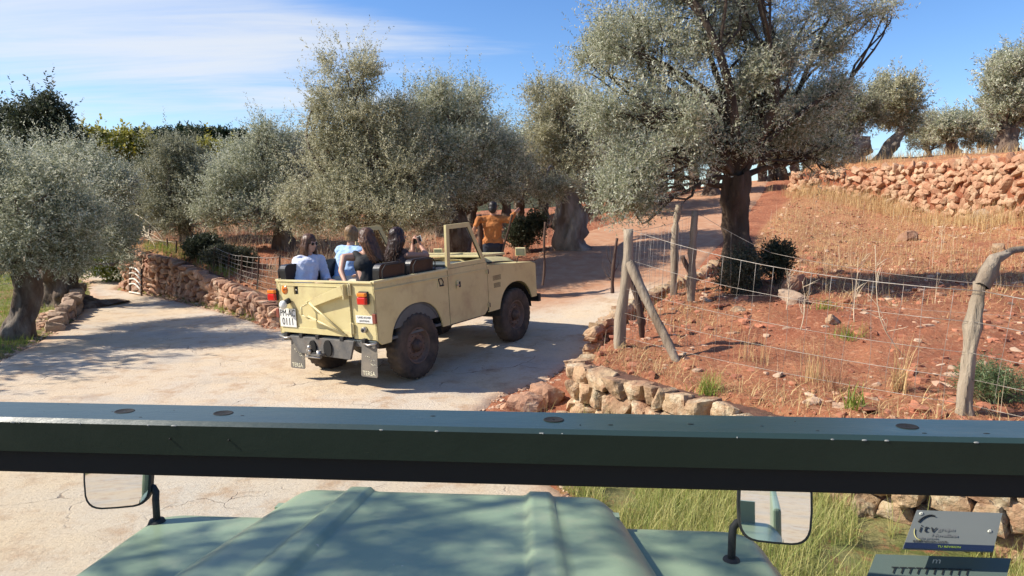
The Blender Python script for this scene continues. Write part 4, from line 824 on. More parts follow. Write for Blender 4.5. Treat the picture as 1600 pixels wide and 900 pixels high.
def bush(name, label, px, py, r, h, n, mat, seed, leaf=(.05, .018), y0=2.5, lumps=6, p=None):
    p = p or gp(px, py, y0); g = rng(seed); root = empty(name, p); tag(root, label, 'bush')
    c = np.stack([g.uniform(-.6, .6, lumps)*r, g.uniform(-.6, .6, lumps)*r, g.uniform(.35, .75, lumps)*h], 1); k = g.integers(0, lumps, n)
    v = g.normal(size=(n, 3)); v /= np.linalg.norm(v, axis=1, keepdims=True); pos = c[k]+v*np.array([r*.55, r*.55, h*.4])*(g.random((n, 1))**.5); pos[:, 2] = np.maximum(pos[:, 2], .02)
    dd = v*.6+np.array([0, 0, .7])+g.normal(size=v.shape)*.3; dd *= .14/np.linalg.norm(dd, axis=1, keepdims=True)
    V, F, var = leaves_mesh(pos, dd, leaf[0], leaf[1], 8, g); np_mesh('foliage', V, F, M[mat], root, {'var': ('FACE', var)}, False)
    mb = MB()
    for i in range(14): e = c[i % lumps]+g.normal(size=3)*.1*r; mb.tube(curve_pts((g.normal()*.03, g.normal()*.03, -.03), e, 5, .08, g), [.010, .008, .006, .005, .003], M['bark'], 5)
    mb.build('stems', M['bark'], root)
bush('shrub', 'dark tangled shrub hugging the foot of the main olive trunk, left side', 1158, 462, .36, .62, 700, 'shrub', 101, p=Vector((3.25, 9.75, G(3.25, 9.75))))
bush('shrub', 'small rounded dark shrub right of the main olive trunk', 1215, 430, .24, .52, 800, 'oak', 102, p=Vector((4.0, 10.3, G(4.0, 10.3))))
bush('rosemary_bush', 'round grey-green rosemary bush right of the crooked grey post', 1552, 632, .19, .24, 700, 'rosemary', 103, leaf=(.035, .006))
bush('shrub', 'dark green shrub spilling over the left stone wall', 290, 430, .42, .5, 1100, 'oak', 104, leaf=(.07, .03), p=Vector((-7.4, 16.3, G(-7.4, 16.3))))
bush('shrub', 'low dark shrub on the left wall top next to the wall\'s fence stakes', 335, 440, .55, .5, 1200, 'shrub', 105, leaf=(.07, .03), p=Vector((-6.5, 15.6, G(-6.5, 15.6))))
bush('shrub', 'dark bush behind the outstretched right arm of the man', 812, 330, .45, .9, 1100, 'oak', 106, leaf=(.08, .03), p=Vector((.35, 17.5, G(.35, 17.5))))
bush('shrub', 'tall green bush on the grassy bank behind the small white gate', 180, 420, .8, 1.2, 2200, 'grass', 107, leaf=(.09, .03), p=Vector((-11.3, 19.2, G(-11.3, 19.2))))
def rock(label, px, py, s, seed, mat='stone', p=None, dz=.3):
    p = p or gp(px, py); V, F, var = make_stones([(0, 0, s*dz, s, s*.8, s*.7, seed, .1, .1)], 8, seed, .6, .22); o = np_mesh('rock', V, F, M[mat], None, {'var': ('FACE', var)}, False); o.location = p
    tag(o, label, 'rock', 'loose rocks on the terrace')
rock('orange boulder sitting right of the dark shrub at the main olive', 1220, 458, .17, 111, 'stonered', p=Vector((3.9, 9.45, G(3.9, 9.45))), dz=.8)
rock('grey tilted boulder just in front of the orange one', 1212, 480, .15, 112, 'stonegrey', p=Vector((3.75, 9.0, G(3.75, 9.0))))
rock('flat pale rock in the red soil below the boulders', 1152, 487, .07, 113)
rock('pale rock half buried behind the green tufts', 1300, 508, .09, 114)
rock('dark flat rock in the sunny upper field', 1418, 378, .22, 115, 'stonered')
rock('grey flat rock at the foot of the terrace wall', 1545, 345, .3, 116, 'stonegrey')
rock('pale rock at the edge of the shade strip, near the right frame edge', 1560, 395, .14, 117)
rock('brown rock in the open field beyond the man', 805, 385, .15, 118, 'stonered')
rock('large reddish rock in the shaded ditch beside the wall corner', 815, 632, .22, 119, 'stonered', p=Vector((.12, 6.95, -.06)), dz=.15)
rock('squat reddish rock at the wall corner, right of the large ditch rock', 850, 632, .20, 120, 'stonered', p=Vector((.42, 7.3, -.02)), dz=.15)
rock('pale stone at the foot of the wall corner', 885, 640, .10, 121, p=Vector((.5, 6.55, -.03)))
# ------------------------------------------------------------------ the cream open off-road car
VX, VY, VYAW = -1.757, 8.448, R(58.08)
VROOT = empty('open_offroad_car', (VX, VY, .017), Matrix.Identity(3).to_euler())
_Rz = Matrix.Rotation(VYAW, 3, 'Z'); _Ry = Matrix.Rotation(R(-2.317), 3, 'Y'); _Rx = Matrix.Rotation(R(-2.04), 3, 'X')
VROOT.rotation_euler = (_Rz @ _Ry @ _Rx).to_euler()
tag(VROOT, 'dusty cream open-top off-road car with black seats, seen from behind at the lane junction', 'car')
def V2W(x, y, z): return (_Rz @ _Ry @ _Rx) @ Vector((x, y, z)) + Vector((VX, VY, .017))
W = .80; ZT = 1.235
def arc(cx, cz, r, a0, a1, n, sq=1.0):
    return [(cx+r*math.cos(R(a0+(a1-a0)*i/n)), cz+r*sq*math.sin(R(a0+(a1-a0)*i/n))) for i in range(n+1)]
def side_fn(s, y0=W):
    return lambda u, v, w: Vector((u, s*(y0-w), v))
def wheel(name_parent, x, y, s):
    'wheel at x,y ; s=-1 right side, axis along y'
    Mx = Matrix.Translation((x, y, .40)) @ Matrix.Rotation(R(90) if s < 0 else R(-90), 4, 'X')   # local +z points outward
    prof = [(.205, -.085), (.25, -.098), (.33, -.105), (.375, -.095), (.398, -.075), (.400, -.03), (.400, .03), (.398, .075), (.375, .095), (.345, .103), (.30, .106), (.255, .098), (.215, .08), (.205, .06)]
    def rip(i, k): return (-.014 if (i in (4, 5, 6, 7) and (k+(i % 2)) % 4 < 2) else 0)+(-.008 if i in (3, 8) and k % 4 < 2 else 0)
    mb = MB(); mb.lathe(prof, M['tyre'], 120, Mx, True, rip); t = mb.build('wheel', M['tyre'], VROOT); t['label'] = 'dusty wheel with chunky tyre'
    mb = MB(); mb.lathe([(.207, .064), (.222, .078), (.214, .086), (.198, .078), (.192, .045), (.175, .03), (.165, .034), (.150, .05), (.120, .055), (.105, .045), (.085, .040), (.001, .040)], M['rim'], 48, Mx)
    for k in range(12):
        a = k*math.pi/6; p = Mx @ Vector((.137*math.cos(a), .137*math.sin(a), .055)); mb.ball(p, .007, M['black'], 6, 4)
    mb.build('rim', M['rim'], t)
    mb = MB(); mb.lathe([(.075, .04), (.075, .075), (.055, .085), (.05, .11), (.04, .118), (.001, .12)], M['hub'], 24, Mx)
    for k in range(5):
        a = k*math.pi*.4+.3; p = Mx @ Vector((.088*math.cos(a), .088*math.sin(a), .052)); mb.ball(p, .011, M['hub'], 6, 4)
    mb.build('hub', M['hub'], t)
for x in (0, 2.235):
    for s in (-1, 1): wheel(VROOT, x, s*.70, s)
# body sides
def colpanel(mb, cols, s, m, y0=W, t=.02):
    'cols: (x, z_low, z_high) -> flat outer sheet with returned lower, upper and end edges'
    vs = []; 
    for x, a, b in cols: vs += [(x, s*y0, a), (x, s*y0, b), (x, s*(y0-t), a), (x, s*(y0-t), b)]
    F = []
    for i in range(len(cols)-1):
        k = 4*i; F += [(k, k+4, k+5, k+1), (k+2, k+3, k+7, k+6), (k, k+2, k+6, k+4), (k+1, k+5, k+7, k+3)]
    n = 4*(len(cols)-1); F += [(0, 1, 3, 2), (n, n+2, n+3, n+1)]
    mb.add(vs, F, m)
def arch_z(x, cx, r, cz=.42, sq=1.03, floor=.54, e=2.3):
    d = abs(x-cx)
    return floor if d >= r else max(floor, cz+r*sq*(1-(d/r)**e)**(1/e))
def xs_arch(x0, x1, cx, r):
    xs = [x0]+[cx-r*math.cos(R(a)) for a in range(0, 181, 6)]+[x1]
    return sorted(x for x in xs if x0 <= x <= x1)
def body():
    for s in (-1, 1):
        mb = MB(); colpanel(mb, [(x, max(arch_z(x, 0, .485), .60-.9*(x+.70) if x < -.63 else 0), ZT) for x in [-.70, -.67, -.63]+xs_arch(-.60, .62, 0, .485)], s, M['cream']); ts_ = mb.build('tub_side', M['cream'], VROOT)
        mb = MB()
        for k in range(16): mb.ball((-.66+k*.083, s*(W+.001), ZT-.035), (.006, .003, .006), M['cream_edge'], 6, 4)
        for k in range(7): mb.ball((-.685, s*(W+.001), .66+k*.083), (.006, .003, .006), M['cream_edge'], 6, 4)
        tag(mb.build('rivets', M['cream_edge'], VROOT), kind='stuff')
        mb = MB(); mb.box((-.04, s*(W-.018), ZT+.012), (1.33, .060, .026), M['cream_edge']); mb.box((-.04, s*(W+.006), ZT-.075), (1.31, .012, .016), M['cream']); mb.build('side_capping', M['cream_edge'], VROOT, .004)
        # wheel box inside
        mb = MB(); mb.box((-.02, s*.60, .80), (1.24, .35, .26), M['interior']); mb.box((-.02, s*.44, .66), (1.24, .02, .3), M['interior']); mb.build('wheel_box', M['interior'], VROOT, .006)
        # inner arch liner (dark)
        mb = MB()
        A = arc(0, .42, .47, 170, 5, 16, 1.03)
        for i in range(len(A)-1): mb.add([(A[i][0], s*(W-.02), A[i][1]), (A[i+1][0], s*(W-.02), A[i+1][1]), (A[i+1][0], s*.45, A[i+1][1]), (A[i][0], s*.45, A[i][1])], [(0, 1, 2, 3)], M['black'])
        mb.build('wheel_arch', M['black'], VROOT); mb = MB()
        A = arc(2.235, .42, .45, 175, 5, 16, 1.03)
        for i in range(len(A)-1): mb.add([(A[i][0], s*(W-.02), A[i][1]), (A[i+1][0], s*(W-.02), A[i+1][1]), (A[i+1][0], s*.40, A[i+1][1]), (A[i][0], s*.40, A[i][1])], [(0, 1, 2, 3)], M['black'])
        mb.build('wheel_arch', M['black'], VROOT)
        # door
        od = [(.632, ZT+.01), (.632, .545), (1.40, .545), (1.475, .60), (1.505, .72), (1.505, ZT+.01)]
        mb = MB(); mb.prism(od, side_fn(s), .03, M['cream']); mb.box((1.07, s*(W+.004), ZT-.075), (.86, .010, .016), M['cream']); d = mb.build('door', M['cream'], VROOT)
        for xg in (.626, 1.510):
            mb = MB(); mb.box((xg, s*(W-.012), .90), (.016, .012, .66), M['seal']); mb.build('shut_gap_shade', M['seal'], VROOT)  # black strip added in the open door gap to stand for its shade
        zt = ZT+.015
        rim_o = [(.632, zt), (.66, 1.80), (1.16, 1.81), (1.50, zt)]; rim_i = [(.70, zt+.055), (.722, 1.745), (1.125, 1.75), (1.405, zt+.055)]
        mb = MB(); Y = s*(W-.004); T = .034
        for i in range(4):
            j = (i+1) % 4; a, b_, c, e = rim_o[i], rim_o[j], rim_i[j], rim_i[i]
            P = [(a[0], Y, a[1]), (b_[0], Y, b_[1]), (c[0], Y, c[1]), (e[0], Y, e[1])]; Q = [(p[0], Y-s*T, p[2]) for p in P]
            mb.add(P+Q, [(0, 1, 2, 3), (7, 6, 5, 4), (0, 4, 5, 1), (3, 2, 6, 7)], M['cream'])
        mb.build('window_frame', M['cream'], d)
        mb = MB(); mb.tube([(rim_i[2][0], Y-s*.02, rim_i[2][1]), (rim_i[3][0], Y-s*.02, rim_i[3][1])], .010, M['black'], 6); mb.build('window_seal', M['black'], d)
        mb = MB(); mb.box((.83, s*(W+.012), 1.03), (.075, .012, .10), M['cream_edge']); mb.box((.845, s*(W+.016), 1.03), (.035, .012, .075), M['black']); mb.box((.80, s*(W+.026), 1.025), (.05, .018, .018), M['metal']); mb.build('door_handle', M['metal'], d, .002)
        for z in (.66, 1.12):
            mb = MB(); mb.box((1.50, s*(W+.010), z), (.05, .014, .055), M['cream']); mb.tube([(1.508, s*(W+.018), z-.03), (1.508, s*(W+.018), z+.03)], .008, M['black'], 6); mb.build('hinge', M['cream'], VROOT, .002)
        # front wing: side panel and top
        mb = MB(); tz = lambda x: float(np.interp(x, [1.515, 2.74, 2.82], [1.205, 1.135, 1.10]))
        colpanel(mb, [(x, arch_z(x, 2.235, .465, floor=.56 if x < 2.3 else .60), tz(x)) for x in xs_arch(1.515, 2.825, 2.235, .465)], s, M['cream'])
        mb.add([(1.515, s*W, 1.205), (2.74, s*W, 1.135), (2.74, s*.42, 1.135), (1.515, s*.42, 1.205), (2.82, s*W, 1.10), (2.82, s*.42, 1.10), (2.83, s*W, .62), (2.83, s*.42, .62)], [(0, 1, 2, 3), (1, 4, 5, 2), (4, 6, 7, 5)], M['cream'])
        wg = mb.build('front_wing', M['cream'], VROOT)
        mb = MB()
        for r_ in range(2):
            for k in range(5): mb.box((1.74+.013*0, s*(W+.002), 1.04-.105*r_-.014*k), (.20-.035*r_, .004, .005), M['black'])
        mb.build('side_vent', M['blackpaint'], wg)
        # mirror on the wing
        mb = MB(); mb.tube([(2.45, s*.70, 1.15), (2.45, s*.72, 1.22), (2.46, s*.76, 1.27)], .008, M['black'], 6); mb.box((2.46, s*.77, 1.31), (.03, .17, .125), M['cream']); mm = mb.build('wing_mirror', M['cream'], VROOT, .012)
        mb = MB(); mb.box((2.442, s*.77, 1.31), (.006, .145, .10), M['darkmirror']); mb.build('mirror_glass', M['darkmirror'], mm, .002)
        # sill and chassis outrigger
        mb = MB(); mb.box((1.06, s*(W-.10), .535), (.80, .06, .05), M['chassis']); mb.box((1.06, s*.36, .50), (3.2, .07, .10), M['chassis']); mb.build('sill', M['chassis'], VROOT)
    # bonnet
    mb = MB(); xs = [1.50, 1.9, 2.3, 2.62, 2.76, 2.80]; zs = [1.275, 1.262, 1.24, 1.215, 1.19, 1.12]; n = 8
    vs = []
    for x, z in zip(xs, zs):
        for k in range(n+1): u = -1+2*k/n; vs.append((x, u*.46, z+.012*(1-u*u)*1.5-(.055 if abs(u) == 1 else 0)))
    mb.add(vs, [(i*(n+1)+k, (i+1)*(n+1)+k, (i+1)*(n+1)+k+1, i*(n+1)+k+1) for i in range(5) for k in range(n)], M['cream'], True)
    for s in (-1, 1): mb.add([(1.5, s*.46, 1.225), (2.8, s*.46, 1.07), (2.8, s*.44, 1.0), (1.5, s*.44, 1.1)], [(0, 1, 2, 3)], M['cream'])
    for u in (-.25, 0, .25): mb.box((2.1, u, 1.262), (.9, .03, .012), M['cream'], rot=(0, R(2.5), 0))
    mb.build('bonnet', M['cream'], VROOT)
    mb = MB(); mb.box((2.78, 0, .85), (.03, .84, .5), M['chassis'])
    for k in range(9): mb.box((2.80, 0, .68+k*.045), (.01, .8, .015), M['interior'])
    mb.build('grille', M['chassis'], VROOT)
    mb = MB(); mb.box((2.93, 0, .56), (.07, 1.58, .12), M['black']); mb.box((2.85, .4, .55), (.12, .07, .1), M['black']); mb.box((2.85, -.4, .55), (.12, .07, .1), M['black']); mb.build('front_bumper', M['black'], VROOT, .006)
    # folded windscreen lying on the bonnet
    mb = MB()
    for y in (-.72, 0, .72): mb.box((1.80, y, 1.325), (.50, .035, .03), M['cream'], rot=(0, R(1.5), 0))
    for x in (1.55, 2.06): mb.box((x, 0, 1.33 if x < 2 else 1.317), (.035, 1.475, .034), M['cream'])
    wf = mb.build('folded_windscreen', M['cream_edge'], VROOT, .004)
    mb = MB(); mb.box((1.80, 0, 1.322), (.46, 1.40, .006), M['phone'], rot=(0, R(1.5), 0)); mb.build('glass', M['phone'], wf)
    # bulkhead, dash, steering wheel, front seats
    mb = MB(); mb.box((1.46, 0, 1.0), (.06, 1.50, .52), M['interior']); mb.build('bulkhead', M['interior'], VROOT)
    mb = MB(); mb.box((1.36, 0, 1.24), (.20, 1.50, .025), M['interior']); mb.box((1.39, 0, 1.165), (.14, 1.46, .115), M['dash']); mb.box((1.34, 0, 1.095), (.22, 1.48, .016), M['interior']); mb.box((1.315, -.30, 1.165), (.012, .5, .095), M['dash']); mb.box((1.305, .25, 1.17), (.02, .28, .10), M['black']); mb.build('dashboard', M['dash'], VROOT, .006)
    mb = MB(); Mx = Matrix.Translation((1.16, .38, 1.20)) @ Matrix.Rotation(R(-55), 4, 'Y')
    mb.tube([Mx @ Vector((.2*math.cos(a*math.pi/12), .2*math.sin(a*math.pi/12), 0)) for a in range(25)], .012, M['black'], 6, cap=False)
    for a in (0, 2.09, 4.19): mb.tube([Mx @ Vector((0, 0, -.02)), Mx @ Vector((.2*math.cos(a), .2*math.sin(a), 0))], .008, M['black'], 6)
    mb.tube([Mx @ Vector((0, 0, 0)), (1.42, .38, .95)], .02, M['black'], 8); mb.build('steering_wheel', M['black'], VROOT)
    for y in (-.52, 0, .50):
        mb = MB(); mb.box((.93, y, .93), (.44, .42, .13), M['vinyl']); mb.box((.70, y, 1.10), (.10, .42, .34), M['vinyl'], rot=(0, R(-8), 0)); q = mb.build('front_seat', M['vinyl'], VROOT, .03)
    mb = MB(); mb.box((.88, 0, .74), (.5, 1.5, .26), M['interior']); mb.box((-.02, 0, .575), (1.36, 1.56, .03), M['interior']); mb.box((.625, 0, .86), (.02, 1.5, .55), M['interior']); mb.build('floor', M['interior'], VROOT)
body()
def rear_seats():
    # rounded individual inward facing seats, two on each side
    def seat(x, s, w=.43, lab=None):
        mb = MB(); mb.box((x, s*.56, .975), (w, .38, .09), M['vinyl']); q = mb.build('rear_seat', M['vinyl'], VROOT, .03)
        # padded back with rounded top
        mb = MB(); n = 10; out = [(-w/2, .96), (-w/2, 1.36)]+[(-w/2+.07-.07*math.cos(R(90*k/5)), 1.36+.07*math.sin(R(90*k/5))) for k in range(1, 6)]+[(w/2-.07+.07*math.sin(R(90*k/5)), 1.36+.07*math.cos(R(90*k/5))) for k in range(0, 6)]+[(w/2, .96)]
        mb.prism(out, lambda u, v, t: Vector((x+u, s*(.715+(v-1.)*.10-t), v)), .10, M['vinyl']); b_ = mb.build('backrest', M['vinyl'], q, .022)
        mb = MB(); mb.tube([(x-w/2+.01, s*.77, 1.0), (x-w/2+.01, s*.79, 1.36), (x-w/2+.06, s*.795, 1.415), (x+w/2-.06, s*.795, 1.415), (x+w/2-.01, s*.79, 1.36), (x+w/2-.01, s*.77, 1.0)], .007, M['black'], 6); mb.build('piping', M['black'], q)
    seat(-.33, -1); seat(.20, -1); seat(-.46, 1); seat(.02, 1)
rear_seats()
XR = -.70
def rear():
    fn = lambda x0: (lambda u, v, w: Vector((x0+w, u, v)))
    z0 = .60
    # corner panels and tailgate
    mb = MB(); mb.prism([(-W, z0), (-.445, z0), (-.445, ZT), (-W, ZT)], fn(XR), .02, M['cream']); mb.build('rear_panel', M['cream'], VROOT, .003); mb = MB(); mb.prism([(.735, z0), (W, z0), (W, ZT), (.735, ZT)], fn(XR), .02, M['cream']); mb.build('rear_panel', M['cream'], VROOT, .003)
    mb = MB(); mb.box((XR+.005, 0, ZT+.008), (.05, 2*W-.04, .022), M['cream_edge']); mb.build('rear_capping', M['cream_edge'], VROOT, .003)
    mb = MB(); hole = (.40, .475, 1.085, 1.195)
    Y0, Y1, Z0, Z1 = -.438, .728, z0+.02, ZT-.012; h = hole
    for a in (([Y0, h[0]], [Z0, Z1]), ([h[1], Y1], [Z0, Z1]), ([h[0], h[1]], [Z0, h[2]]), ([h[0], h[1]], [h[3], Z1])):
        (ya, yb), (za, zb) = a; mb.box((XR-.004, (ya+yb)/2, (za+zb)/2), (.024, yb-ya-.0005, zb-za-.0005), M['cream'])
    tg = mb.build('tailgate', M['cream'], VROOT)
    mb = MB(); mb.box((XR-.019, .145, ZT-.045), (.006, 1.10, .012), M['cream']); mb.box((XR-.020, .145, z0+.055), (.008, 1.16, .07), M['cream']); mb.box((XR-.018, .72, .93), (.006, .016, .56), M['cream']); mb.box((XR-.022, -.44, .91), (.004, .006, .62), M['black']); mb.build('pressed_frame', M['cream'], tg, .002)
    mb = MB(); mb.box((XR+.012, .4375, 1.14), (.01, .10, .13), M['black']); mb.ball((XR-.01, .435, 1.135), .012, M['metal'], 8, 5); mb.build('latch_hole', M['black'], tg)
    # spare wheel bracket: folded plate arm and tripod rods
    P = lambda y, z, o=0: Vector((XR-.02-o, y, z))
    mb = MB(); a, b_ = P(-.40, 1.16, .05), P(.17, .985, .03); d = (b_-a).normalized(); nrm = Vector((-1, 0, 0)); up = d.cross(nrm).normalized()*.055
    for t0, t1 in ((-.012, .0),):
        vs = [a-up, b_-up*.8, b_+up*.8, a+up]; vs2 = [v+nrm*.018 for v in vs]; mb.add(vs+vs2, [(0, 1, 2, 3), (7, 6, 5, 4), (0, 4, 5, 1), (1, 5, 6, 2), (2, 6, 7, 3), (3, 7, 4, 0)], M['cream'])
    mb.box(P(-.405, 1.14, .03), (.07, .02, .17), M['cream']); mb.build('spare_wheel_arm', M['cream'], tg, .003)
    mb = MB()
    for (p0, p1, r) in (((.17, 1.00, .05), (-.30, .67, .012), .013), ((.20, .985, .05), (.26, .955, .09), .009), ((.26, .955, .09), (.26, .86, .09), .009), ((.26, .86, .09), (.16, .80, .05), .009), ((.19, .84, .06), (-.36, .64, .012), .012)):
        mb.tube([P(p0[0], p0[1], p0[2]), P(p1[0], p1[1], p1[2])], r, M['cream'], 8)
    mb.box(P(.205, 1.0, .03), (.07, .05, .035), M['cream']); mb.box(P(.12, .80, .05), (.03, .12, .02), M['cream_edge'])
    mb.build('bracket_rods', M['cream'], tg)
    for z in (.72, 1.16):
        mb = MB(); mb.box((XR-.022, -.445, z), (.016, .05, .13), M['cream_edge']); mb.tube([(XR-.034, -.445, z-.065), (XR-.034, -.445, z+.065)], .010, M['cream_edge'], 8); mb.build('hinge', M['cream_edge'], tg, .002)
    # lamps
    for y in (-.665, .83):
        mb = MB(); mb.box((XR-.025, y, 1.075), (.03, .14, .145), M['black']); lamp = mb.build('tail_lamp', M['black'], VROOT, .01)
        mb = MB(); mb.box((XR-.055, y, 1.045), (.05, .125, .085), M['redlens']); mb.build('red_lens', M['redlens'], lamp, .014)
        mb = MB(); mb.box((XR-.053, y, 1.113), (.048, .125, .046), M['orangelens']); mb.build('orange_lens', M['orangelens'], lamp, .012)
    for y in (-.79, .795):
        mb = MB(); mb.box((XR-.014, y, .845), (.028, .05, .11), M['brownlens']); mb.build('side_reflector', M['brownlens'], VROOT, .006)
    # round orange sticker, VM badge
    mb = MB(); mb.lathe([(.001, .002), (.052, .002), (.052, 0)], M['orangelens'], 28, Matrix.Translation((XR-.018, .635, 1.135)) @ Matrix.Rotation(R(-90), 4, 'Y')); st = mb.build('round_sticker', M['orangelens'], tg)
    TX = lambda y, z, o: Matrix.Translation((XR-o, y, z)) @ Matrix(((0, 0, -1, 0), (-1, 0, 0, 0), (0, 1, 0, 0), (0, 0, 0, 1)))
    text('VM', .05, TX(.635, 1.135, .022), M['brownlens'], st)
    # number plate and its lamp
    mb = MB(); mb.box((XR-.035, .60, .80), (.004, .285, .225), M['white']); pl = mb.build('number_plate', M['white'], tg, .002)
    text('PM-AC', .115, TX(.60, .853, .0385), M['blackpaint'], pl, xs=.78); text('0111', .125, TX(.60, .75, .0385), M['blackpaint'], pl, xs=.84)
    mb = MB(); mb.tube([(XR-.03, .555, 1.01), (XR-.085, .56, .995)], [.035, .032], M['black'], 12); mb.ball((XR-.10, .585, .965), (.045, .052, .055), M['white'], 14, 9); mb.build('plate_lamp', M['white'], tg)
    # badge plate on right panel
    mb = MB(); mb.box((XR-.006, -.63, .83), (.006, .255, .085), M['white']); bd = mb.build('badge_plate', M['white'], VROOT, .001)
    text('LAND-ROVER', .033, TX(-.63, .850, .0105), M['greyprint'], bd); text('SANTANA', .033, TX(-.63, .812, .0105), M['greyprint'], bd)
    mb = MB(); mb.tube([(XR, -.63, .715), (XR-.05, -.63, .715)], [.035, .03], M['metal'], 14); mb.ball((XR-.05, -.63, .715), (.012, .022, .022), M['black'], 8, 5); mb.build('trailer_socket', M['metal'], VROOT)
    # rear cross member, tow bar
    mb = MB(); mb.box((XR+.03, 0, .545), (.06, 1.52, .07), M['chassis'])
    mb.prism([(-.47, .58), (.60, .58), (.44, .38), (-.40, .36)], lambda u, v, w: Vector((XR-.015-w+.04*(v-.4), u, v)), .03, M['chassis'])
    mb.build('rear_crossmember', M['chassis'], VROOT, .006)
    mb = MB()
    for y in (.66, .40, .12, -.28, -.62): mb.box((XR-.02, y, .592), (.05, .055, .045), M['black'])
    mb.build('body_mount', M['black'], VROOT, .004)
    for (y, r) in ((.19, .055), (-.06, .065)):
        mb = MB(); mb.tube([(XR-.062, y, .47), (XR-.04, y, .47)], r, M['seal'], 16, squash=1.5); mb.build('chassis_hole', M['seal'], VROOT)
    mb = MB(); mb.box((XR-.09, .10, .40), (.10, .22, .02), M['chassis']); mb.tube([(XR-.13, .16, .40), (XR-.13, .16, .47)], .018, M['metal'], 10); mb.ball((XR-.13, .16, .485), .03, M['metal'], 12, 8); mb.tube([(XR-.10, .04, .36), (XR-.10, .04, .45)], .03, M['metal'], 10); mb.tube([(XR-.05, .22, .44), (XR-.12, .22, .44)], .02, M['metal'], 8); mb.tube([(XR-.12, .0, .37), (XR-.12, .24, .37)], .014, M['metal'], 8); mb.build('tow_hitch', M['metal'], VROOT)
    for y in (-.70, .66):
        mb = MB(); mb.tube([(XR-.02, y+.13, .57), (XR-.05, y, .55), (XR-.02, y-.09, .57)], .012, M['metal'], 8); mb.build('towing_eye', M['metal'], VROOT)
    for y, lab in ((-.67, 1), (.50, 0)):
        fl = MB(); fl.prism([(y-.115, .52), (y+.115, .52), (y+.125, .20), (y+.11, .185), (y-.11, .185), (y-.125, .20)], lambda u, v, w: Vector((XR+.0-w-(.52-v)*.10, u, v)), .008, M['flap']); f = fl.build('mudflap', M['flap'], VROOT, .001)
        T2 = lambda yy, z: Matrix.Translation((XR-.011-(.52-z)*.10, yy, z)) @ Matrix(((0, 0, -1, 0), (-1, 0, 0, 0), (0, 1, 0, 0), (0, 0, 0, 1)))
        text('TERSA', .07, T2(y, .225), M['scratch'], f, xs=.95)
        g = rng(7+lab); mb = MB()
        for k in range(14):
            yy = y+.05-.012*k+g.normal()*.02; z = .42-.008*k+g.normal()*.012; mb.tube([T2(yy, z) @ Vector((0, 0, .001)), T2(yy-g.uniform(-.02, .035), z+g.uniform(-.02, .02)) @ Vector((0, 0, .001))], .0022, M['scratch'], 4)
        mb.build('scribbled_mark', M['scratch'], f)
    # rear axle, silencer
    mb = MB(); mb.tube([(0, -.6, .40), (0, .6, .40)], .05, M['chassis'], 10); mb.ball((0, .12, .40), (.16, .14, .16), M['chassis'], 12, 8); mb.tube([(2.235, -.6, .40), (2.235, .6, .40)], .05, M['chassis'], 10); mb.tube([(.1, -.25, .47), (1.9, -.2, .47)], .035, M['chassis'], 8); mb.tube([(-.35, .3, .47), (-.1, .3, .47)], .08, M['chassis'], 10)
    for s in (-1, 1):
        mb.tube([(-.55, s*.43, .55), (-.3, s*.43, .44), (0, s*.43, .40), (.3, s*.43, .44), (.5, s*.43, .54)], .03, M['chassis'], 6, squash=1.6)
    mb.build('axle', M['chassis'], VROOT)
    # filler recess and rope cleat on the right side
    mb = MB(); mb.box((.46, -W-.004, 1.10), (.10, .008, .12), M['cream_edge']); mb.tube([(.42, -W-.014, 1.145), (.48, -W-.016, 1.15), (.515, -W-.014, 1.10), (.49, -W-.016, 1.055), (.445, -W-.014, 1.07), (.42, -W-.014, 1.145)], .007, M['black'], 6); mb.tube([(.44, -W-.014, 1.06), (.52, -W-.014, 1.06)], .009, M['black'], 6); mb.build('side_handle', M['black'], VROOT, .002)
rear()

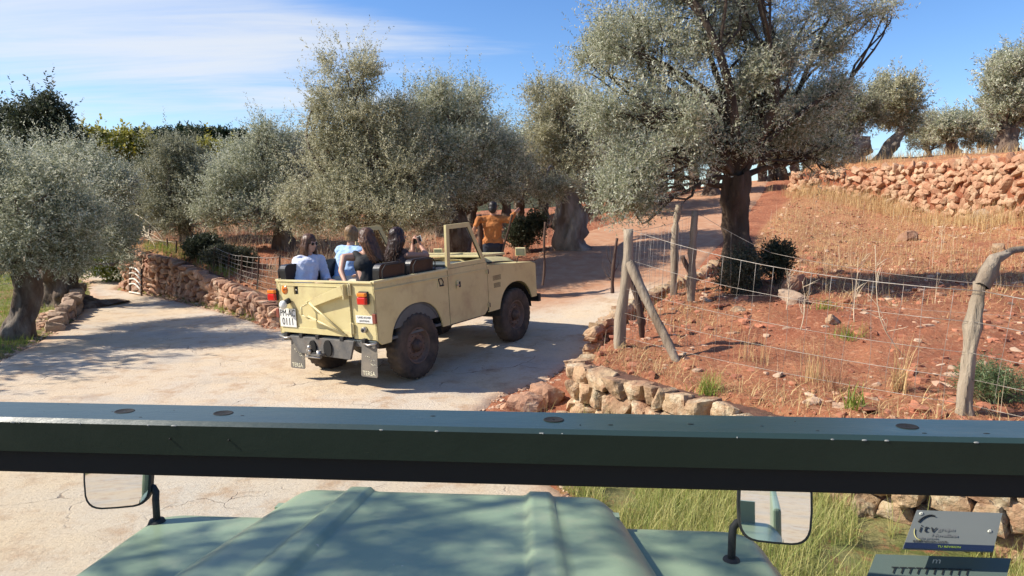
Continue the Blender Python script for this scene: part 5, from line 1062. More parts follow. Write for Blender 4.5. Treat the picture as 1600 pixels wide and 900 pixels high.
# ------------------------------------------------------------------ own green car under the camera
OROOT = empty('green_offroad_car', (-.325, 0, 0), (0, R(-.08), R(-4.0)))
tag(OROOT, 'sage green off-road car in the foreground, its bonnet seen under the dark windscreen rail', 'car')
def own():
    # coordinates: x right, y forward, z up
    def grid(name, fx, nx, ny, mat, thick=.0, parent=OROOT):
        vs = [fx(i/nx, j/ny) for j in range(ny+1) for i in range(nx+1)]; F = [(j*(nx+1)+i, j*(nx+1)+i+1, (j+1)*(nx+1)+i+1, (j+1)*(nx+1)+i) for j in range(ny) for i in range(nx)]
        return np_mesh(name, np.array(vs), F, mat, parent, None, True)
    yb, yf = .92, 2.03
    def bon(u, v):
        y = yb+(yf-yb)*v; hw = .64-.125*v; x = (u*2-1)*hw; a = abs(u*2-1)
        # rounded front corners
        cr = max(0, (a-.80)/.20); y -= (.0+.10*cr**2.2)*(v > .5)*((v-.5)/.5)**1.0
        z = 1.235-.055*v-.020*v*v-.050*max(0, (a-.80)/.20)**2
        for rc in (.52,):  # two raised swages
            d = abs(a-rc-.02*(1-v)); z += .014*float(smooth(np.array((.085-d)/.03)))
        z -= .05*max(0, (v-.955)/.045)**2
        return (x, y, z)
    grid('bonnet', bon, 90, 60, M['green'])
    for s in (-1, 1):
        mb = MB()
        for j in range(30):
            v0, v1 = j/30, (j+1)/30; a, b_ = bon(0 if s < 0 else 1, v0), bon(0 if s < 0 else 1, v1); mb.add([a, b_, (b_[0]+s*.004, b_[1], b_[2]-.13), (a[0]+s*.004, a[1], a[2]-.13)], [(0, 1, 2, 3)], M['green'])
        mb.tube([(s*.648, .92, 1.14), (s*.527, 1.97, 1.065)], .006, M['seal'], 6)
        mb.build('bonnet_edge', M['green'], OROOT)
        def wt(u, v, s=s):
            y = .70+(1.955-.70)*v; x0 = .50; x1 = .905; x = s*(x0+(x1-x0)*u); c = max(0, (u-.70)/.30); y2 = y-(.13*c**2.5)*max(0, (v-.85)/.15); z = 1.132-.028*v-.045*max(0, (u-.86)/.14)**2-.05*max(0, (v-.965)/.035)**2
            return (x, y2, z)
        w_ = grid('front_wing', wt, 30, 50, M['green'])
        def ws(u, v, s=s):
            p = wt(1, u); return (p[0]+s*.004, p[1], p[2]-.45*v)
        grid('wing_side', ws, 40, 2, M['green'])
        # mirror
        xm = -.845 if s < 0 else .775; ym = 1.86 if s < 0 else 1.74; zm = 1.10; xc = xm+s*.135
        mb = MB(); mb.tube([(xm, ym, zm-.02), (xm, ym, zm+.075), (xm+s*.004, ym+.01, zm+.092), (xm+s*.014, ym+.014, zm+.104), (xm+s*.03, ym+.016, zm+.108)], .010, M['black'], 10); mb.lathe([(.001, .016), (.020, .014), (.026, 0)], M['black'], 14, Matrix.Translation((xm, ym, zm)))
        arm = mb.build('mirror_arm', M['black'], OROOT)
        cxm = xm+s*.098; czm = zm+(.145 if s < 0 else .160); hw, hh = .090, .088
        out = []
        for k in range(28):
            t = 2*math.pi*k/28; cx, cz = math.cos(t), math.sin(t); e = .42; out.append((math.copysign(abs(cx)**e, cx)*hw*(1-.10*(cz < 0)*abs(cz)), math.copysign(abs(cz)**e, cz)*hh))
        OW = Euler((0, R(-.08), R(-4.0))).to_matrix(); wp = OW @ Vector((cxm, ym-.02, czm))+Vector((-.325, 0, 0)); tc_ = (Vector((0, 0, 2))-wp).normalized(); want = Vector((-.12, -1, -.06) if s < 0 else (-.06, -1, -.07)).normalized()
        nn = OW.transposed() @ (tc_+want).normalized(); Yl = -nn; Xl = Yl.cross(Vector((0, 0, 1))).normalized(); Rm = Matrix((Xl, Yl, Xl.cross(Yl))).transposed().to_4x4(); Rm.translation = Vector((cxm, ym-.02, czm))
        mb = MB(); mb.prism([(a, b2) for a, b2 in out], lambda u, v, w: Rm @ Vector((u, .0+w, v)), .03, M['black']); wm = mb.build('wing_mirror', M['black'], OROOT, .004)
        mb = MB(); mb.prism([(a*.93, b2*.93) for a, b2 in out], lambda u, v, w: Rm @ Vector((u, -.003+w, v)), .003, M['mirror']); mb.build('mirror_glass', M['mirror'], wm)
    # front panel below bonnet
    mb = MB(); mb.box((0, 1.90, .90), (1.0, .03, .5), M['green']); mb.build('radiator_panel', M['green'], OROOT)
    # sides seen in the mirrors
    for s in (-1, 1):
        mb = MB(); mb.box((s*.89, -.05, .88), (.03, 1.46, .62), M['green']); mb.build('door', M['green'], OROOT, .01)
        mb = MB(); mb.box((s*.89, -1.45, .95), (.03, 1.30, .62), M['green']); mb.build('tub_side', M['green'], OROOT, .01)
    mb = MB(); mb.box((0, -1.2, .62), (1.62, 2.6, .04), M['interior']); mb.box((0, .72, 1.00), (1.62, .04, .42), M['green']); mb.build('floor', M['interior'], OROOT)
    for x in (-.70, .70):
        for y in (1.35, -.95):
            Mx = Matrix.Translation((x, y, .40)) @ Matrix.Rotation(R(90), 4, 'Y'); mb = MB(); mb.lathe([(.2, -.1), (.33, -.105), (.395, -.08), (.4, 0), (.395, .08), (.33, .105), (.2, .1), (.001, .05)], M['tyre'], 40, Mx); mb.build('wheel', M['tyre'], OROOT)
    # windscreen: lower rail, pillars, top rail with bolt holes, glass
    YR, ZR = .690, 1.7925
    def rail_sec(o): return o
    n = 120; secs = []
    g = rng(5)
    prof = [(-.034, -.001), (-.030, .003), (.024, .003), (.030, -.001), (.031, -.0305), (-.035, -.0305)]   # (y, z): flat top with rolled edges
    vs = []; xs = np.linspace(-1.0, 1.15, n)
    wob = fbm(np.stack([xs*3.2, xs*0, xs*0], 1), 77, 2)*.0016
    for i, x in enumerate(xs):
        for (py_, pz) in prof: vs.append((x, YR+py_+(wob[i] if py_ < 0 else 0), ZR+pz+(wob[i]*.8 if pz > -.01 else 0)))
    m = len(prof); F = [(i*m+k, i*m+(k+1) % m, (i+1)*m+(k+1) % m, (i+1)*m+k) for i in range(n-1) for k in range(m)]
    fr = np_mesh('windscreen_rail', np.array(vs), F, [M['greenshade'], M['railtop']], OROOT, None, False, [1 if k in (0, 1, 2) else 0 for i in range(n-1) for k in range(m)])
    mb = MB(); mb.box((.07, YR+.002, ZR-.0435), (2.1, .058, .0255), M['seal']); mb.build('rubber_strip', M['seal'], fr, .003)
    for px in (91, 237, 723, 1242):
        D = .70-(px-800)/1600*.075; x = (px-800)/1067*D*1.03+.325+.07*D; mb = MB(); mb.lathe([(.001, .0004), (.0078, .0004), (.0086, .0009), (.0094, .0003)], M['seal'], 24, Matrix.Translation((x, YR-.002, ZR+.0030)) @ Matrix.Diagonal((1.1, .9, 1, 1))); mb.build('bolt_hole', M['seal'], fr)
    mb = MB()
    for px, pz in ((148, -.014), (240, -.014)): x = (px-800)/1067*.70+.37; mb.ball((x, YR-.0352, ZR+pz), .0011, M['seal'], 8, 5)
    mb.build('rivet', M['seal'], fr)
    g2 = rng(44); mb = MB()
    for k in range(46):
        x = g2.uniform(-.5, 1.05); e = g2.random() < .55; y_, z_ = (YR-.0335, ZR-.001) if e else (YR+g2.uniform(-.03, .025), ZR+.0031)
        mb.ball((x, y_, z_), (g2.uniform(.0006, .0035), g2.uniform(.0004, .0012), .0004 if not e else .0009), M['scratchgrey'] if e else M['seal'], 7, 4)
    tag(mb.build('paint_chips', M['scratchgrey'], fr), kind='stuff')
    for x in (-.99, 1.0+.10):
        mb = MB(); mb.box((x, YR+.04, 1.50), (.04, .04, .52), M['greenshade'], rot=(R(-6), 0, 0)); mb.build('windscreen_pillar', M['greenshade'], OROOT, .004)
    mb = MB(); mb.add([(-.95, YR+.004, ZR-.066), (1.06, YR+.004, ZR-.066), (1.06, YR+.075, 1.24), (-.95, YR+.075, 1.24)], [(3, 2, 1, 0)], M['glass']); mb.build('windscreen_glass', M['glass'], OROOT)
def glassmat():
    m = bpy.data.materials.new('clear_windscreen'); m.use_nodes = True; nt = m.node_tree; L = nt.links.new; nt.nodes.remove(nt.nodes['Principled BSDF'])
    t = N(nt, 'ShaderNodeBsdfTransparent'); t.inputs[0].default_value = (.95, .97, .95, 1); gl = N(nt, 'ShaderNodeBsdfGlossy'); gl.inputs['Roughness'].default_value = .02; fr = N(nt, 'ShaderNodeFresnel'); fr.inputs[0].default_value = 1.3
    ms = N(nt, 'ShaderNodeMixShader'); L(fr.outputs[0], ms.inputs[0]); L(t.outputs[0], ms.inputs[1]); L(gl.outputs[0], ms.inputs[2]); L(ms.outputs[0], nt.nodes['Material Output'].inputs[0]); M['glass'] = m
glassmat(); own()
M['card'] = pm('grey_white_card', (.17, .18, .17), (.15, .16, .155), 6, rough=.5)
M['cardgreen'] = pm('grey_green_card', (.12, .155, .135), (.10, .14, .12), 6, rough=.5)
M['navy'] = pm('navy_band', (.012, .02, .05), rough=.5)
M['hole'] = pm('punched_hole', (.75, .72, .6), rough=.9)
M['ochre'] = pm('ochre_print', (.42, .38, .16), rough=.6)
M['limeprint'] = pm('lime_print', (.25, .34, .06), rough=.6)
def cards():
    # cards stuck low on the inside of the windscreen, right side; the quad follows its four seen corners on a common tilted plane
    def quad(name, corners, label, mat, cat):
        Pc = [at(px, py, Y) for px, py, Y in corners]; o = Pc[3]; ux = (Pc[2]-Pc[3]); uy = (Pc[0]-Pc[3]); nz = ux.cross(uy).normalized()
        root = empty(name, o); tag(root, label, cat)
        mb = MB(); A = [Vector((0, 0, 0)), ux, ux+uy, uy]; mb.add([a for a in A]+[a-nz*.002 for a in A], [(0, 1, 2, 3), (7, 6, 5, 4), (0, 4, 5, 1), (1, 5, 6, 2), (2, 6, 7, 3), (3, 7, 4, 0)], mat); mb.build('card_sheet', mat, root)
        lw, lh = ux.length, uy.length
        def T(u, v, e=.0006):
            X = ux.normalized(); Yv = uy.normalized(); m = Matrix((X, Yv, nz)).transposed().to_4x4(); return Matrix.Translation(ux*u+uy*v+nz*e) @ m
        return root, T, lw, lh
    # top-left, top-right, bottom-right, bottom-left
    root, T, lw, lh = quad('inspection_card', [(1433, 797, .742), (1569, 796, .742), (1552, 862, .700), (1411, 857, .700)], 'grey inspection card with printed lettering and a navy lower band, stuck at the windscreen right', M['card'], 'card')
    mb = MB(); mb.add([T(0, 0, .0008) @ Vector(p) for p in ((0, 0, 0), (lw, 0, 0), (lw, lh*.14, 0), (0, lh*.14, 0))], [(0, 1, 2, 3)], M['navy']); mb.build('navy_band', M['navy'], root)
    for u, v in ((.06, .90), (.90, .50)):
        mb = MB(); mb.lathe([(.001, .0003), (.0022, .0003), (.0022, 0)], M['hole'], 16, T(u, v, .0009)); mb.build('punched_hole', M['hole'], root)
    s = lh
    text('itv', s*.27, T(.20, .50, .001), M['blackpaint'], root, ext=.0001, spacing=1.2); text('grupo', s*.13, T(.41, .50, .001), M['greyprint'], root, ext=.0001); text('NovaBasa', s*.12, T(.41, .35, .001), M['greyprint'], root, ext=.0001)
    text('cita previa', s*.085, T(.235, .27, .001), M['greyprint'], root, ext=.0001); text('examenitv.com', s*.10, T(.27, .19, .001), M['blackpaint'], root, ext=.0001); text('TU REVISION', s*.07, T(.5, .06, .0012), M['limeprint'], root, ext=.0001)
    mb = MB(); C = [T(.18, .52, .001) @ Vector((lw*.13*math.cos(R(a)), lh*.34*math.sin(R(a)), 0)) for a in range(65, 160, 8)]; mb.tube(C, .0009, M['blackpaint'], 4); mb.build('curved_mark', M['blackpaint'], root)
    mb = MB(); C = [T(.18, .52, .001) @ Vector((lw*.13*math.cos(R(a)), lh*.32*math.sin(R(a)), 0)) for a in range(185, 270, 8)]; mb.tube(C, .0006, M['ochre'], 4); mb.build('curved_mark', M['ochre'], root)
    root, T, lw, lh = quad('inspection_card', [(1369, 866, .716), (1596, 873, .716), (1560, 960, .66), (1333, 953, .66)], 'grey-green card with a row of bold black lettering, below the navy-banded card', M['cardgreen'], 'card')
    text('TTTTTTTTTT', lh*.17, T(.44, .70, .001), M['blackpaint'], root, ext=.0001, spacing=1.05); text('m', lh*.16, T(.46, .90, .001), M['hole'], root, ext=.0001)
cards()
# ------------------------------------------------------------------ fences
def post(parent, p0, p1, r, seed, mat='wood', name='post', n=9, amp=.28, bend=.03, taper=.85, n_ring=12):
    g = rng(seed); mb = MB(); o = parent.location; pts = curve_pts(Vector(p0)-o, Vector(p1)-o, 14, bend, g); rad = np.linspace(r, r*taper, 14)*(1+.12*g.normal(size=14)); gnarl(mb, pts, rad, n_ring, amp, seed, M[mat])
    b = len(mb.v)-n_ring; mb.f.append([b+k for k in range(n_ring)]); mb.mi.append(0); mb.sm.append(False)
    return mb.build(name, M[mat], parent)
def sag(a, b, n, s): return [a.lerp(b, i/n)-Vector((0, 0, s*4*(i/n)*(1-i/n))) for i in range(n+1)]
def mesh_net(parent, stations, rows, spacing, r, seed, sagv=.02, name='wire_mesh'):
    'stations: list of (bottom, top); horizontals at row fractions, verticals every spacing'
    mb = MB(); o = parent.location; g = rng(seed)
    for i in range(len(stations)-1):
        (b0, t0), (b1, t1) = stations[i], stations[i+1]; L = (b1-b0).length; nv = max(2, int(L/spacing))
        offs = [g.normal()*.012 for _ in range(nv+1)]
        for f in rows:
            a, c = b0.lerp(t0, f), b1.lerp(t1, f); mb.tube([p-o for p in sag(a, c, 10, sagv*(.4+f)*L*.5)], r*(1.5 if f == rows[-1] else 1), M['wire'], 4)
        for k in range(1, nv):
            t = k/nv; s = 4*t*(1-t); pts = []
            for f in np.linspace(rows[0], rows[-1], 6): p = b0.lerp(t0, f).lerp(b1.lerp(t1, f), t+offs[k]*.3*math.sin(f*5)); p.z -= sagv*(.4+f)*L*.5*s; pts.append(p-o)
            mb.tube(pts, r*.8, M['wire'], 4)
    return mb.build(name, M['wire'], parent)
def fences():
    # right terrace fence
    fr = empty('wire_fence', (1.25, 7.4, .5)); tag(fr, 'sagging wire fence with rough grey wooden posts on the red terrace', 'wire fence')
    P1b, P1t = at(968, 548, 7.35), at(982, 358, 7.35)
    P1b.z = G(P1b.x, P1b.y)-.05
    post(fr, P1b, P1t, .062, 1)['label'] = 'straight pale post carrying the brace'
    post(fr, at(984, 410, 7.2), at(1062, 573, 6.7)+Vector((0, 0, -.03)), .048, 2, name='brace', bend=.012)
    P2b, P2t = at(1003, 520, 7.9), at(978, 425, 7.9); post(fr, P2b+Vector((0, 0, -.05)), P2t, .038, 3, 'wooddark', 'brace')
    A, B = at(1052, 462, 10.3), at(1061, 320, 10.3); post(fr, A, B, .055, 4, bend=.03)
    A2, B2 = at(1080, 470, 9.6), at(1086, 330, 9.6); post(fr, A2, B2, .058, 5, bend=.02)
    post(fr, at(1085, 440, 10.1), at(1066, 400, 10.1), .035, 6, 'wooddark', 'brace')
    Pc = at(1503, 655, 4.62); Pk = at(1530, 440, 4.66); Pt = at(1553, 405, 4.72)
    cp = post(fr, Pc+Vector((0, 0, -.06)), Pk, .046, 7, bend=.035, amp=.9, n_ring=16, taper=.8); cp['label'] = 'crooked weathered post with a stub of branch at the top'
    g = rng(3); mb = MB(); o = fr.location
    gnarl(mb, [Pk-o+Vector((0, 0, -.03)), Pk.lerp(Pt, .5)-o, Pt-o, at(1572, 398, 4.78)-o], np.array([.042, .046, .036, .024]), 12, .8, 9, M['wood']); gnarl(mb, [at(1566, 400, 4.78)-o, at(1582, 392, 4.85)-o, at(1602, 389, 4.9)-o, at(1640, 386, 5.0)-o], np.array([.024, .022, .02, .016]), 8, .4, 10, M['wood']); mb.build('post_head', M['wood'], fr)
    Nn = at(1505, 655, 4.62); far = Vector((5.3, 2.2, .55))
    st = [(Vector((P1b.x, P1b.y, P1b.z+.02)), P1t+Vector((0, 0, -.02)))]
    b2 = Nn.copy(); t2 = at(1535, 455, 4.60)+Vector((0, 0, .0))
    mesh_net(fr, [(P1b, P1t), (b2, t2), (far, far+Vector((0, 0, .85)))], [.12, .32, .52, .76, 1.0], .17, .0020, 4, .045)
    mesh_net(fr, [(P1b+Vector((0, 0, .02)), P1t), (A2+Vector((0, 0, .0)), B2+Vector((0, 0, -.03)))], list(np.linspace(.05, .98, 8)), .14, .0015, 5, .02)
    mesh_net(fr, [(A2, B2), (at(1205, 470, 8.9), at(1205, 395, 8.9)), (at(1600, 500, 7.0), at(1600, 448, 7.0))], [.1, 1.0], .9, .0017, 6, .03)
    # driveway stake beside the gate opening
    s1 = empty('fence_stake', Vector((at(848, 440, 12.6).x, 12.6, .4))); tag(s1, 'thin dark crooked stake standing at the left of the driveway mouth, beside the car mirror', 'stake', 'loose stakes at the driveway')
    post(s1, at(848, 446, 12.6), at(852, 347, 12.6), .022, 21, 'wooddark', bend=.02, n_ring=8)
    s1 = empty('fence_stake', Vector((at(958, 455, 8.9).x, 8.9, .5))); tag(s1, 'short dark stake with bare twigs, left of the pale brace post', 'stake', 'loose stakes at the driveway')
    post(s1, at(957, 458, 8.9), at(964, 372, 8.9), .022, 22, 'wooddark', bend=.02, n_ring=8)
    mb = MB(); g = rng(4); o = s1.location
    for k in range(7): a = at(955, 420+g.uniform(-15, 20), 8.9)-o; mb.tube(curve_pts(a, a+Vector((g.uniform(-.22, .1), g.uniform(-.1, .1), g.uniform(.2, .45))), 6, .1, g), [.005, .004, .004, .003, .002, .001], M['wooddark'], 4)
    mb.build('twig', M['wooddark'], s1)
    # stakes by the man (gate)
    gt = empty('wooden_gate_frame', Vector((-.15, 12.9, .4))); tag(gt, 'thin leaning gate poles the man holds on both sides', 'gate')
    post(gt, at(783, 402, 12.7), at(800, 335, 12.55), .02, 23, 'wooddark', 'pole', bend=.01, n_ring=8); post(gt, at(752, 410, 12.9), at(748, 335, 12.75), .05, 24, 'wooddark', 'pole', bend=.01, n_ring=10)
    # left fence on the wall
    fl = empty('wire_fence', (-6.5, 15.2, .9)); tag(fl, 'rusty square-mesh wire fence on thin stakes above the left stone wall', 'wire fence')
    g = rng(9)
    def tp_(px, pb, pt, Y): return at(px, pb, Y), at(px+g.uniform(-3, 3), pt, Y)
    g = rng(9); stn = []
    for px, pb, pt, Y in ((232, 400, 352, 18.2), (262, 402, 372, 17.6), (275, 404, 376, 17.2), (300, 428, 392, 16.6), (335, 432, 385, 15.3), (356, 447, 395, 14.9), (376, 450, 398, 14.2), (402, 466, 400, 13.7), (440, 478, 398, 12.9)):
        a, b_ = tp_(px, pb, pt, Y); a.z = G(a.x, a.y)-.05; post(fl, a, b_, .022, int(px), 'wooddark', 'stake', bend=.015, n_ring=8); stn.append((a+Vector((0, 0, .08)), b_))
    stn.append((at(475, 478, 12.8), at(475, 405, 12.8)))
    mesh_net(fl, stn[3:], list(np.linspace(.05, .95, 6)), .22, .0038, 10, .02)
    mb = MB(); o = fl.location
    for k in range(9):
        a = at(258+g.uniform(-25, 30), 385+g.uniform(-12, 10), 17.6)-o; b_ = at(222+g.uniform(-12, 12), 352+g.uniform(-18, 22), 18)-o; mb.tube(curve_pts(a, b_, 5, .04, g), .008, M['palestem'], 4)
    mb.build('loose_branch', M['palestem'], fl)
    # small white gate of curved slats at the end of the left wall
    wg = empty('small_white_gate', at(212, 452, 16.6)); tag(wg, 'small white gate of bowed slats leaning against the end of the reddish wall', 'gate'); o = wg.location
    mb = MB(); Y = 16.9
    for i, (l, r_) in enumerate((((203, 419), (221, 430)), ((203, 427), (221, 438)), ((203, 436), (221, 447)), ((203, 444), (221, 454)), ((203, 456), (221, 459)))):
        a, b_ = at(*l, 17.0)-o, at(*r_, 16.5)-o; pts = [a.lerp(b_, t/6)+Vector((0, -.02, .08*math.sin(math.pi*t/6)*(i < 4))) for t in range(7)]; mb2 = MB(); mb2.tube(pts, .022, M['canvasmetal'], 6); mb2.build('slat', M['canvasmetal'], wg)
    for l, r_, Y in (((203, 414), (203, 458), 17.0), ((221, 420), (221, 462), 16.5)):
        mb2 = MB(); mb2.tube([at(*l, Y)-o, at(*r_, Y)-o], .022, M['wooddark'], 6); mb2.build('gate_post', M['wooddark'], wg)
fences()

# ------------------------------------------------------------------ people
def capsule(mb, a, b, r0, r1, n=14):
    a, b = Vector(a), Vector(b); d = b-a; L = max(d.length, 1e-4); q = d.to_track_quat('Z', 'Y').to_matrix().to_4x4(); Mx = Matrix.Translation(a) @ q
    prof = [(.0005, -r0)]+[(r0*math.cos(R(x)), r0*math.sin(R(x))) for x in (-60, -30, 0)]+[((r0+r1)/2, L/2)]+[(r1*math.cos(R(x)), L+r1*math.sin(R(x))) for x in (0, 30, 60)]+[(.0005, L+r1)]
    mb.lathe(prof, None, n, Mx)
def remesh(mb, name, mat, parent, vox=.012, sm=2, fold=0):
    if name in ('shirt', 'blouse', 'trousers', 'strap_top', 'printed_top'): fold = .030 if name in ('shirt', 'blouse') else .014
    if name == 'hair': fold = .012
    o = mb.build(name, mat, parent); me = o.data
    bm = bmesh.new(); bm.from_mesh(me); bmesh.ops.remove_doubles(bm, verts=bm.verts, dist=.0006); bmesh.ops.holes_fill(bm, edges=bm.edges); bmesh.ops.recalc_face_normals(bm, faces=bm.faces); bm.to_mesh(me); bm.free()
    r = o.modifiers.new('r', 'REMESH'); r.mode = 'VOXEL'; r.voxel_size = vox; r.use_smooth_shade = True
    s = o.modifiers.new('s', 'SMOOTH'); s.iterations = sm; s.factor = .5
    if fold:
        tx = bpy.data.textures.new('folds', 'CLOUDS'); tx.noise_scale = .03 if name == 'hair' else .075; tx.noise_depth = 2; d = o.modifiers.new('d', 'DISPLACE'); d.texture = tx; d.strength = fold; d.mid_level = .5; d.texture_coords = 'LOCAL'
    return o
def hand(mb, wrist, d, palm_n, side, curl=25, s=1.0):
    'five fingers; d pointing direction, palm_n palm normal'
    d = Vector(d).normalized(); n = Vector(palm_n); n = (n-d*n.dot(d)).normalized(); x = d.cross(n)*side; w = Vector(wrist)
    for k in range(4):
        o = (k-1.5)*.021*s; base = w+d*.085*s+x*o; capsule(mb, w+d*.02*s+x*o*.6, base, .014*s, .011*s, 8)
        L = (.066, .074, .070, .055)[k]*s; a = R(curl*.6); p = base; dd = d
        for j, f in enumerate((.45, .32, .23)):
            a2 = R(curl*(j+1)*.8); dd = (d*math.cos(a2)+n*math.sin(a2)).normalized(); q = p+dd*L*f; capsule(mb, p, q, (.0092-.0010*j)*s, (.0085-.0010*j)*s, 8); p = q
    p = w+d*.025*s-x*.028*s; q = p+(d*.6-x*.6+n*.4).normalized()*.04*s; capsule(mb, p, q, .013*s, .0105*s, 8); capsule(mb, q, q+(d*.9-x*.1+n*.4).normalized()*.03*s, .0105*s, .0085*s, 8)
def head(mb, c, f, up=Vector((0, 0, 1)), s=1.0):
    'c centre, f facing dir'
    f = Vector(f).normalized(); r = f.cross(up).normalized(); u = r.cross(f).normalized(); Mx = Matrix((r, f, u)).transposed().to_4x4(); Mx.translation = Vector(c); D = Matrix.Scale(s, 4); Mx = Mx @ D
    mb.ball((0, -.012, .022), (.074, .092, .090), None, 20, 14, Mx); mb.ball((0, .022, -.035), (.055, .062, .072), None, 16, 12, Mx); mb.ball((0, .052, -.085), (.026, .026, .020), None, 10, 8, Mx)
    mb.ball((0, .055, .012), (.046, .030, .034), None, 12, 8, Mx)
    # nose
    capsule(mb, Mx @ Vector((0, .082, .010)), Mx @ Vector((0, .104, -.028)), .008*s, .0125*s, 8)
    # lips, brow ridge, ears
    mb.ball((0, .083, -.060), (.022, .010, .009), None, 10, 6, Mx)
    for sx in (-1, 1): mb.ball((sx*.076, -.008, -.008), (.009, .020, .032), None, 8, 6, Mx); mb.ball((sx*.028, .070, .020), (.018, .010, .007), None, 8, 6, Mx)
    return Mx
def face_bits(parent, Mx, glasses=False):
    mb = MB()
    if glasses:
        for sx in (-1, 1): mb.ball((sx*.031, .083, -.002), (.026, .006, .020), M['phone'], 14, 8, Mx); mb.tube([Mx @ Vector((sx*.056, .078, .004)), Mx @ Vector((sx*.080, .0, .006))], .003, M['phone'], 6)
        mb.tube([Mx @ Vector((-.01, .09, 0)), Mx @ Vector((.01, .09, 0))], .003, M['phone'], 6); mb.build('sunglasses', M['phone'], parent)
    else:
        for sx in (-1, 1): mb.ball((sx*.030, .0785, .0), (.011, .006, .006), M['white'], 10, 6, Mx); mb.ball((sx*.030, .0835, .0), (.005, .003, .005), M['blackpaint'], 8, 6, Mx)
        mb.build('eyes', M['white'], parent)
def hair_long(parent, Mx, mat, L, seed, flow=Vector((0, 0, -1)), side=0, part=0, wav=.01, n=150, wide=1.0):
    g = rng(seed); mb = MB()
    mb.ball((0, -.020, .032), (.086, .100, .094), None, 20, 14, Mx); mb.ball((0, -.055, -.02), (.080, .062, .085), None, 16, 10, Mx)
    Ri = Mx.to_3x3().normalized(); fl = Ri.inverted() @ flow
    for k in range(18):
        a = R(-200+ 220*k/17)
        x, y = math.cos(a)*.078, math.sin(a)*.078-.015
        p0 = Vector((x*.8, y*.8, .05)); p1 = Vector((x*1.05*wide, y*1.05, -.05)); p2 = Vector((x*1.0*wide, y*.95-.01, -.05))+fl*(L*g.uniform(.45, .6)); p3 = Vector((x*.9*wide, y*.9-.02, -.05))+fl*(L*g.uniform(.85, 1.05))
        for q0, q1, r0, r1 in ((p0, p1, .026, .030), (p1, p2, .030, .026), (p2, p3, .026, .010)): capsule(mb, Mx @ q0, Mx @ q1, r0, r1, 8)
    h = remesh(mb, 'hair', mat, parent, .009, 3)
    mb = MB()
    for k in range(n):
        a = g.uniform(math.pi*.93, math.pi*2.07); rr = g.uniform(.085, .104); x, y = math.cos(a)*rr, math.sin(a)*rr-.015; pts = []
        ln = L*g.uniform(.7, 1.12); w0 = g.uniform(0, 6.28)
        for t in np.linspace(0, 1, 12):
            if t < .35: q = t/.35; ph = math.pi/2*(1-q); p = Vector((x*math.cos(ph*.92)*1.0, -.015+(y+.015)*math.cos(ph*.92), -.03+.155*math.sin(ph*.92)))
            else: q = (t-.35)/.65; p = Vector((x*(1.0+.1*q)*wide, y*(1-.1*q), -.03))+fl*(ln*q); p += Vector((math.sin(w0+q*9)*wav, math.cos(w0*1.7+q*8)*wav, 0))*q
            pts.append(Mx @ p)
        mb.tube(pts, [.0026]*9+[.0022, .0018, .001], None, 4, cap=False)
    mb.build('hair_strands', M['strandlight'] if mat is M['hairbrown'] else M['stranddark'], h)
def person_root(label, p): o = empty('person', p); tag(o, label, 'person'); return o
class Pose: pass
def torso(mb, hip, chest, neck, sh, add=0.0, k=1.0):
    hip, chest, neck = Vector(hip), Vector(chest), Vector(neck); a, b = Vector(sh[0]), Vector(sh[1]); s = (b-a).normalized()
    capsule(mb, hip-s*.075*k, hip+s*.075*k, .095*k+add, .095*k+add); capsule(mb, hip-s*.04, chest-s*.055*k, .085*k+add, .092*k+add); capsule(mb, hip+s*.04, chest+s*.055*k, .085*k+add, .092*k+add); capsule(mb, chest-s*.06*k, chest+s*.06*k, .098*k+add, .098*k+add)
    m = (a+b)/2; capsule(mb, a, m, .046*k+add, .06*k+add); capsule(mb, b, m, .046*k+add, .06*k+add); capsule(mb, chest, m, .09*k+add, .065*k+add)
